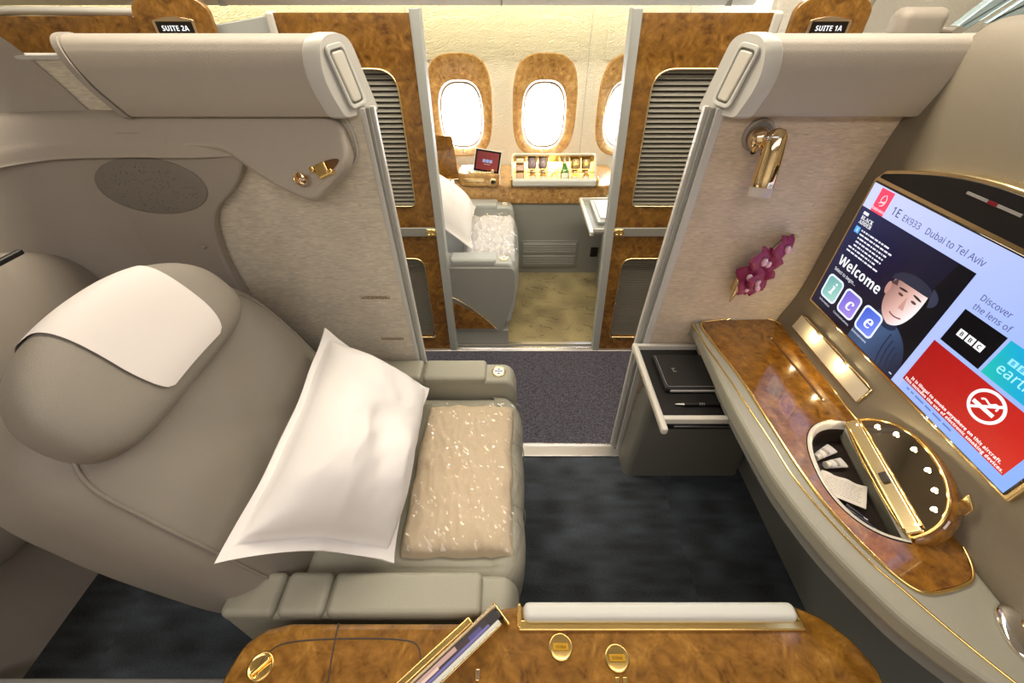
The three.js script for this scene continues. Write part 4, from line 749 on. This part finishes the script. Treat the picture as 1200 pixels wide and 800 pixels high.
{
  const b = thing('wrapped_blanket', 'folded cream blanket in a clear plastic bag on the near seat', 'blanket', [-.135, .452, -.68]);
  mesh('blanket', blanketGeo(0, .0, .0, .275, .044, .47, .006, 1.7), mt.blanket, b);
  mesh('fold_edge', [rb(.262, .018, .46, .009, .002, .010, 0, 4)], mt.blanket, b);
  const bagF = (u, v) => { const a = u * 2 - 1, c = v * 2 - 1, e = x => max(0, 1 - pow(abs(x), 7)), hh = pow(e(a), .5) * pow(e(c), .5);
    const cr = 1 - abs(perlin.noise(u * 7 + v * 4, v * 9 - u * 6, 8.8)) * 2.2;
    return [a * .152 + (rnd() - .5) * .003 + .012 * pow(max(0, a), 6) * sin(c * 11), .003 + hh * .052 + (.006 * cr + .006 * (rnd() - .3)) * (.3 + hh), c * .252 + (rnd() - .5) * .003]; };
  const facet = g => { const q = g.toNonIndexed(); q.computeVertexNormals(); return q; };           // crisp creases of thin film
  seed = 404; mesh('plastic_bag', facet(grid(46, 64, bagF)), mt.bag, b);
  const c = thing('quilted_blanket', 'crumpled white blanket in clear wrap on the seat beside the windows', 'blanket', [-.12, .455, -2.15]);
  mesh('blanket', blanketGeo(0, 0, 0, .27, .045, .50, .013, 6.2, 70), mt.blanketCool, c);
  mesh('plastic_bag', facet(grid(40, 54, (u, v) => { const p = bagF(u, v); return [p[0] * .96, p[1] * 1.08 + .004, p[2] * 1.04]; })), mt.bag, c);
}

// ---------------------------------------------------------------- divider console in front of the camera
{
  const Y = .55, on = (px, py, y = Y) => { const p = PX(px, py, 'y', y); return [p[0], p[2]]; };
  const t = thing('divider_console', 'glossy walnut divider console with gold badges beside the seat armrest', 'console', [0, 0, 0]);
  const front = [[245, 830], [262, 790], [284, 755], [308, 737], [340, 729], [560, 729]].map(p => on(...p));
  const right = [[560, 729], [585, 712], [612, 708], [930, 708], [965, 722], [1000, 748], [1030, 782], [1048, 820]].map(p => on(...p));
  const zb = .32;
  const poly = [...front.slice(0, -1), ...right, [right[right.length - 1][0] + .03, -.05], [right[right.length - 1][0] + .03, zb], [front[0][0] - .03, zb], [front[0][0] - .03, -.05]];
  mesh('walnut_top', slab(poly, Y - .05, Y, .012, .012), mt.burl, t);
  mesh('body', slab(poly.map(p => [p[0] * .97, p[1] + .015]), .0, Y - .045), mt.greyPlastic, t);
  // lid joints: dark grooves modelled as inlaid strips
  const gv = pts => mesh('lid_joint', tube(pts.map(p => { const q = on(...p); return [q[0], Y - .0004, q[1]]; }), .0016, false, 40), mt.darkWood, t);
  gv([[397, 730], [392, 752], [384, 800], [378, 840]]); gv([[300, 795], [308, 772], [325, 757], [350, 751], [480, 751], [490, 757], [494, 780]]);
  // pale edge pad in its gold channel
  const p0 = on(612, 712), p1 = on(928, 712), pm = on(770, 733);
  mesh('edge_pad', span(p0[0] + .002, p1[0] - .004, Y - .02, Y + .022, p0[1] - .006, pm[1] - .004, .012, 4), mt.ivoryPad, t);
  const c0 = on(612, 737), c1 = on(930, 735);
  mesh('gold_channel', [span(p0[0] - .008, p1[0] + .006, Y - .01, Y + .007, c0[1] - .014, c0[1] + .004, .003), span(p0[0] - .010, p0[0] - .002, Y - .01, Y + .008, p0[1] - .006, c0[1], .003), span(p1[0] - .002, p1[0] + .006, Y - .01, Y + .006, p1[1], c0[1], .003)], mt.gold, t);
  const badge = (px, py, r, txt) => { const q = on(px, py), g = mesh('gold_badge', new THREE.LatheGeometry([[0, 0], [r, 0], [r, .003], [r * .86, .0045], [r * .8, .002], [0, .002]].map(p => new THREE.Vector2(...p)), 40).translate(q[0], Y, q[1]), mt.gold, t);
    const m = print(256, 96, (x, W, H) => { x.fillStyle = '#d9a93a'; x.fillRect(0, 0, W, H); if (txt) { x.fillStyle = '#7a5212'; x.font = 'bold 60px sans-serif'; x.textAlign = 'center'; x.save(); x.translate(W / 2, H / 2); x.rotate(PI); x.fillText(txt, 0, 20); x.restore(); } }, { metalness: .8, roughness: .3 });
    mesh('badge_print', new THREE.PlaneGeometry(r * 1.3, r * .5).rotateX(-PI / 2).translate(q[0], Y + .0030, q[1]), m, g); };
  badge(657, 758, .0225, 'PRESS'); badge(723, 771, .0225, 'PRESS');
  { const q = on(306, 781), g = mesh('latch_button', new THREE.LatheGeometry([[0, .001], [.017, .001], [.019, .005], [.0225, .005], [.0235, 0]].map(p => new THREE.Vector2(...p)), 40).translate(q[0], Y, q[1]), mt.gold, t);
    mesh('latch_bar', rb(.008, .006, .036, .003).rotateY(-.75).translate(q[0], Y + .004, q[1]), mt.gold, g); }
  { const q = on(728, 798); for (const k of [-1, 1]) mesh('gold_hinge', rb(.009, .005, .012, .002, q[0] + k * .007, Y + .002, q[1]), mt.gold, t); }
  // magazine pocket
  const k = thing('magazine_pocket', 'gold edged pocket set across the walnut divider', 'pocket', [0, Y + .004, 0]);
  const a = on(584, 716), b = on(470, 824), d = [b[0] - a[0], b[1] - a[1]], L = hypot(...d), ang = Math.atan2(d[1], d[0]), mk = (g) => g.rotateY(-ang).translate((a[0] + b[0]) / 2, 0, (a[1] + b[1]) / 2);
  // local x runs along the pocket towards the camera, local -z towards the seat
  const sgn = 1, zz = s => s;
  mesh('gold_rail', mk(rb(L * .80, .020, .014, .003, L * .14, .006, .0195)), mt.gold, k);
  mesh('gold_rail', mk(rb(L * .98, .012, .004, .002, L * .0, .004, .012)), mt.goldPale, k);
  mesh('pocket_lip', mk(grid(16, 6, (u, v) => [(u - .5) * L * .98, .004 + .020 * sin(v * PI), -.002 + .016 * v])), M([.52, .40, .24], .15, { clearcoat: 1 }), k);
  mesh('pocket_end', mk(rb(.006, .022, .05, .003, -L * .49, .008, -.012)), mt.gold, k);
  const pm1 = print(512, 96, (x, W, H) => { x.fillStyle = '#2c2630'; x.fillRect(0, 0, W, H); x.fillStyle = '#6a66a8'; x.fillRect(60, 4, 440, 26); x.fillStyle = '#4a4580'; x.fillRect(95, 30, 70, 40); x.fillStyle = '#3a2a30'; x.fillRect(170, 34, 90, 40); x.fillStyle = '#b79a98'; x.fillRect(230, 52, 282, 44); x.fillStyle = '#d8c2bb'; x.fillRect(330, 40, 182, 26); x.fillStyle = '#1d1a22'; x.fillRect(0, 0, 60, 96); });
  const mg = thing('magazine', 'magazine with purple and dark cover standing in the gold edged pocket', 'magazine', [0, Y + .002, 0]);
  mesh('pages', mk(rb(L * .96, .030, .012, .001, .0, .014, -.010)), M([.03, .028, .03], .5), mg);
  mesh('cover', mk(new THREE.PlaneGeometry(L * .94, .020).rotateX(-PI / 2 + .3).translate(.004, .0335, -.010)), pm1, mg);
  const bk = thing('booklet', 'pale spined booklet leaning on the magazine in the pocket', 'booklet', [0, Y, 0]);
  mesh('cover', mk(rb(L * .92, .040, .010, .004, .006, .018, -.023)), mt.ivoryPad, bk); mesh('page_block', mk(rb(L * .90, .036, .004, .001, .004, .018, -.029)), mt.goldPale, bk);
  { const q = on(560, 792); mesh('pocket_tab', rb(.008, .006, .018, .002, q[0], .004, q[1]), mt.rose, k); }
}
// dark well behind the divider, beside the seat
{
  const w = struct('wall_well', 'lower shell panel of the recess beside the reclined seat');
  mesh('well_ledge', span(-1.20, -.60, .30, .325, -.24, -.215, .004), mt.greyPlastic, w);
}

// ---------------------------------------------------------------- furniture under the windows
const CT = .607, CZ = -2.556;
{
  const t = thing('window_counter', 'long walnut counter with grey base running under the windows', 'counter', [0, 0, 0]);
  mesh('walnut_top', slab([[-1.6, CZ], [.56, CZ], [.64, CZ - .03], [.66, CZ - .12], [.66, ZW + .002], [-1.6, ZW + .002]], CT - .115, CT, .014, [0, .04, .05, .03, 0, 0]), mt.burlPale, t);
  mesh('grey_front', slab([[-1.6, CZ - .012], [.62, CZ - .012], [.62, ZW + .01], [-1.6, ZW + .01]], 0, CT - .112), mt.greyPlastic, t);
  mesh('grey_step', bx(.8, .5, .5, 1.02, .25, -2.76), mt.greyPlastic, t);
  const v = mesh('vent_frame', wallXY(rshape([[.06, .045], [.44, .045], [.44, .245], [.06, .245]], .008), CZ - .012, CZ - .004, .002), mt.greyPlastic, t);
  for (const y of [.062, .152]) { mesh('vent_panel', span(.072, .428, y, y + .078, CZ - .006, CZ + .001, .003), M([.32, .325, .30], .55), v); for (let i = 0; i < 5; i++) mesh('vent_slat', span(.078, .422, y + .012 + i * .013, y + .018 + i * .013, CZ - .001, CZ + .004, .002), M([.30, .305, .28], .5), v); }
  mesh('outlet', rb(.05, .07, .006, .006, .555, .16, CZ - .010), mt.black, t);
  mesh('counter_badge', cyl(.012, .012, .004, 24).rotateX(PI / 2).translate(.585, CT - .06, CZ + .001), mt.goldPale, t);
}
{ // tablet dock
  const b = PX(560, 214, 'z', CZ + .02);
  const t = thing('tablet_dock', 'walnut dock with gold nameplate and black knob at the counter front', 'dock', [-.20, CT, CZ - .05]);
  mesh('body', slab([[-.10, .06], [.11, .075], [.13, .04], [.13, -.12], [-.12, -.12], [-.125, .03]], .0, .075, .012, .03), mt.burlPale, t);
  mesh('nameplate', rb(.12, .018, .006, .002, -.02, .04, .068).rotateY(-.06), mt.goldPale, t);
  mesh('cradle', [rb(.15, .012, .012, .004, .015, .079, .052), rb(.018, .03, .012, .004, -.055, .084, .052), rb(.018, .03, .012, .004, .085, .084, .052)], mt.goldPale, t);
  mesh('knob', [new THREE.LatheGeometry([[0, .012], [.014, .012], [.02, .004], [.021, 0]].map(p => new THREE.Vector2(...p)), 28).rotateX(PI / 2).translate(.085, .035, .072)], mt.goldPale, t);
  mesh('knob_face', cyl(.012, .012, .006, 24).rotateX(PI / 2).translate(.085, .035, .085), mt.black, t);
  const s = print(256, 192, (x, W, H) => { const g = x.createLinearGradient(0, 0, W, H); g.addColorStop(0, '#8c2a2a'); g.addColorStop(1, '#b8463c'); x.fillStyle = g; x.fillRect(0, 0, W, H); x.fillStyle = '#b9c6f4'; for (const k of [0, 1, 2]) { x.beginPath(); x.roundRect(72 + k * 39, 78, 35, 35, 8); x.fill(); } x.fillStyle = '#dfe6ff'; x.font = 'bold 26px serif'; x.textAlign = 'center'; ['i', 'c', 'e'].forEach((q, k) => x.fillText(q, 90 + k * 39, 104)); x.fillStyle = '#f0d0c8'; x.fillRect(92, 128, 72, 5); }, { glow: .55 });
  const tb = thing('tablet', 'tablet showing a red screen standing in the walnut dock', 'tablet', [-.155, CT + .076, CZ - .012]);
  const rot = g => g.rotateX(-.42).rotateY(-.18).rotateZ(-.10);
  mesh('casing', rot(rb(.165, .132, .012, .008, 0, .062, 0)), mt.ivory, tb);
  mesh('glass_front', rot(rb(.152, .120, .004, .002, 0, .062, .0055)), mt.blackGloss, tb);
  mesh('display', rot(new THREE.PlaneGeometry(.132, .1).translate(0, .062, .0085)), s, tb);
}
{ // raised leaf beside the seat
  const t = thing('table_leaf', 'walnut table leaf standing upright on its hinge by the window seat', 'table leaf', [-.40, CT, CZ - .06]);
  mesh('leaf', wallXY(rshape([[-.15, .03], [.075, .02], [.05, .26], [-.15, .27]], .012), -.012, .012, .004).rotateX(-.12), mt.burl, t);
  mesh('hinge', [span(-.08, .03, .0, .03, -.012, .022, .005), span(.045, .075, .0, .03, -.012, .022, .005)], mt.goldPale, t);
}
{ // minibar with bottles and glasses
  const x0 = -.005, x1 = .515, zf = CZ + .012, zb = -2.80;
  const t = thing('minibar', 'pop-up gold minibar tray with cream rim on the window counter', 'minibar', [(x0 + x1) / 2, CT + .018, -2.66]);
  const w = x1 - x0;
  const ringS = rshape([[-w / 2, -.015], [w / 2, -.015], [w / 2, .155], [-w / 2, .155]], .03); ringS.holes.push(new THREE.Path(rshape([[-w / 2 + .012, .0], [w / 2 - .012, .0], [w / 2 - .012, .142], [-w / 2 + .012, .142]], .022).getPoints(8)));
  const tilt = g => g.rotateX(-.55).translate(0, .0, .05);
  mesh('rim', tilt(ext(ringS, .012, .004)), mt.ivory, t);
  mesh('back_plate', tilt(span(-w / 2 + .01, w / 2 - .01, -.005, .145, -.062, -.056, .002)), mt.gold, t);
  mesh('side_wall', [tilt(span(-w / 2 + .008, -w / 2 + .014, 0, .142, -.06, .0, .002)), tilt(span(w / 2 - .014, w / 2 - .008, 0, .142, -.06, .0, .002)), tilt(span(-w / 2 + .01, w / 2 - .01, .138, .144, -.06, 0, .002)), tilt(span(-w / 2 + .01, w / 2 - .01, -.004, .002, -.06, 0, .002))], mt.goldPale, t);
  for (const x of [-.165, -.095, -.03, .04, .10, .17]) mesh('divider', tilt(span(x - .002, x + .002, .0, .14, -.055, -.02, .001)), mt.goldPale, t);
  mesh('gold_rail', tilt(span(-w / 2 + .012, w / 2 - .012, .066, .071, -.03, -.022, .001)), mt.gold, t);
  const lp = mesh('front_pad', span(-w / 2 + .005, w / 2 - .005, -.018, .026, .085, .125, .014, 4), mt.ivoryPad, t);
  for (const s of [-1, 1]) mesh('pad_cap', rb(.012, .052, .048, .006, s * w / 2, .008, .105), mt.gold, t);
  const lm = new THREE.MeshStandardMaterial({ color: 0xffffff, emissive: new THREE.Color().setRGB(1, .75, .3), emissiveIntensity: 2 });
  mesh('minibar_lamp', tilt(superell(.012, .006, .005, 1, 1, 16, 10).translate(.0, .055, -.04)), lm, t);
  const pl = new THREE.PointLight(new THREE.Color().setRGB(1, .72, .28), .014, 0, 2); pl.position.set((x0 + x1) / 2, CT + .118, -2.62); pl.castShadow = true; scene.add(pl);
  const P = (x, y, z) => { const v = V(x, y, z).applyAxisAngle(V(1, 0, 0), -.55); return [(x0 + x1) / 2 + v.x, CT + .018 + v.y, -2.66 + .05 + v.z]; };
  const tiltT = o => { o.rotation.x = -.55; return o; };
  const glassM = M([.62, .55, .66], .05, { transmission: .6, thickness: 0 }), amber = M([.75, .42, .08], .08, { transmission: .4, thickness: 0 }), green = M([.05, .22, .04], .08, { clearcoat: 1 }), foil = M([.80, .68, .25], .25, { metalness: .8 });
  for (const x of [-.13, -.063]) { const o = tiltT(thing('wine_goblet', x < -.1 ? 'smoky glass goblet next to the snack packets in the minibar' : 'smoky glass goblet next to the pale juice bottle in the minibar', 'glass', P(x, .07, -.035), 'smoky goblets in the minibar')); mesh('bowl', new THREE.LatheGeometry([[0, 0], [.016, .004], [.026, .022], [.027, .045], [.022, .064], [.020, .064], [.024, .045], [.023, .024], [0, .006]].map(p => new THREE.Vector2(...p)), 24), glassM, o); mesh('foot', [cyl(.003, .004, .02, 12).translate(0, -.01, 0), cyl(.018, .018, .003, 20).translate(0, -.02, 0)], glassM, o); }
  for (const [x, y] of [[.14, .075], [.205, .075]]) { const o = tiltT(thing('tumbler', x < .17 ? 'cut glass tumbler next to the green bottle in the minibar' : 'cut glass tumbler in the last compartment of the minibar', 'glass', P(x, y, -.035), 'cut glass tumblers in the minibar')); mesh('cup', new THREE.LatheGeometry([[0, 0], [.022, 0], [.026, .03], [.026, .05], [.0235, .05], [.022, .006], [0, .004]].map(p => new THREE.Vector2(...p)), 20), M([.85, .70, .40], .05, { transmission: .5, thickness: 0 }), o); mesh('cut_band', cyl(.0268, .0262, .012, 12, 1, true).translate(0, .02, 0), foil, o); }
  { const o = tiltT(thing('green_bottle', 'green glass bottle with foil neck standing in the gold minibar', 'bottle', P(.072, .0, -.035))); mesh('body', new THREE.LatheGeometry([[0, 0], [.021, .002], [.022, .06], [.018, .08], [.009, .10], [.008, .12], [0, .12]].map(p => new THREE.Vector2(...p)), 24), green, o); mesh('foil', cyl(.0092, .011, .045, 20).translate(0, .125, 0), mt.ivory, o); mesh('cork_cap', superell(.011, .009, .011, 1, 1, 16, 10).translate(0, .152, 0), mt.black, o); mesh('label', cyl(.0225, .0225, .03, 24, 1, true).translate(0, .03, 0), mt.paper, o); }
  const cans = [[-.205, .012, 'slim foil snack packet at the minibar end, lowest of three', [.42, .27, .16]], [-.205, .058, 'slim bronze snack packet at the minibar end, middle of three', [.36, .24, .18]], [-.205, .102, 'tan snack carton at the minibar end, topmost of three', [.50, .36, .24]]];
  for (const [x, y, lb, c] of cans) { const o = tiltT(thing('snack_packet', lb, 'packet', P(x, y, -.035))); mesh('packet', rb(.052, .034, .03, .006, 0, .017, 0), M(c, .3, { metalness: .3 }), o); mesh('seal', rb(.054, .004, .01, .001, 0, .035, 0), foil, o); }
  const bots = [[-.125, .0, 'amber miniature bottle under the first goblet', amber], [-.06, .0, 'amber miniature bottle under the second goblet', amber], [.005, .0, 'pale gold juice bottle next to the minibar lamp', foil], [.135, .0, 'yellow miniature bottle under the first tumbler', M([.85, .72, .10], .1)], [.205, .0, 'honey coloured miniature bottle under the last tumbler', amber]];
  for (const [x, y, lb, m] of bots) { const o = tiltT(thing('miniature_bottle', lb, 'bottle', P(x, y, -.035))); mesh('body', new THREE.LatheGeometry([[0, 0], [.018, .002], [.019, .035], [.012, .046], [.007, .05], [0, .05]].map(p => new THREE.Vector2(...p)), 20), m, o); mesh('cap', cyl(.008, .008, .010, 16).translate(0, .054, 0), mt.ivory, o); mesh('label', cyl(.0194, .0194, .018, 20, 1, true).translate(0, .017, 0), mt.paper, o); }
}
{ // tray of the window suite
  const a = PX(680, 232, 'y', .58), b = PX(699, 268, 'y', .58);
  const t = thing('pullout_tray', 'pale framed tray with notebook drawn out beside the window suite door', 'tray', [.50, .58, -2.24]);
  const x0 = a[0] - .50, z0 = a[2] + 2.24, z1 = b[2] + 2.24;
  mesh('liner', span(x0 + .012, .44, -.03, -.016, z0, z1, .003), mt.greyPlastic, t);
  mesh('back_rail', span(x0, .44, -.02, 0, z0 - .012, z0, .004), mt.ivory, t); mesh('near_rail', span(x0, .44, -.022, -.002, z1 - .012, z1, .004), mt.ivory, t);
  mesh('pull_rail', rb(.02, .024, z1 - z0 + .05, .006, x0 + .002, -.01, (z0 + z1) / 2 + .02), mt.ivory, t);
  const n = thing('notebook', 'white notebook in the tray of the window suite', 'notebook', [.50, .564, -2.24]);
  mesh('cover', span(x0 + .05, x0 + .30, 0, .018, z0 + .03, z1 - .08, .004), mt.armGrey, n); mesh('cover_sheet', span(x0 + .07, x0 + .25, .018, .024, z0 + .05, z1 - .12, .003), mt.ivory, n);
  const p = thing('pen', 'dark pen by the white notebook in the window suite tray', 'pen', [.50, .564, -2.24]); mesh('barrel', cyl(.005, .005, .12, 12).rotateZ(PI / 2).translate(x0 + .16, .006, z1 - .045), mt.black, p); mesh('clip', rb(.035, .002, .004, .001, x0 + .19, .0118, z1 - .045), mt.chrome, p);
  const bx2 = thing('storage_unit', 'dark grey storage unit with black socket under the window suite tray', 'storage box', [.76, 0, -2.25]);
  mesh('body', rb(.44, .52, .40, .03, .02, .26, 0), mt.greyPlastic, bx2); mesh('socket', rb(.006, .06, .035, .003, -.201, .20, .05), mt.black, bx2); mesh('recess', bx(.42, .03, .36, .02, .533, 0), mt.greyPlastic, bx2);
}
scene.traverse(o => { if (o.isLight) { o.castShadow = o.type !== 'RectAreaLight'; } });
renderer.render(scene, camera);
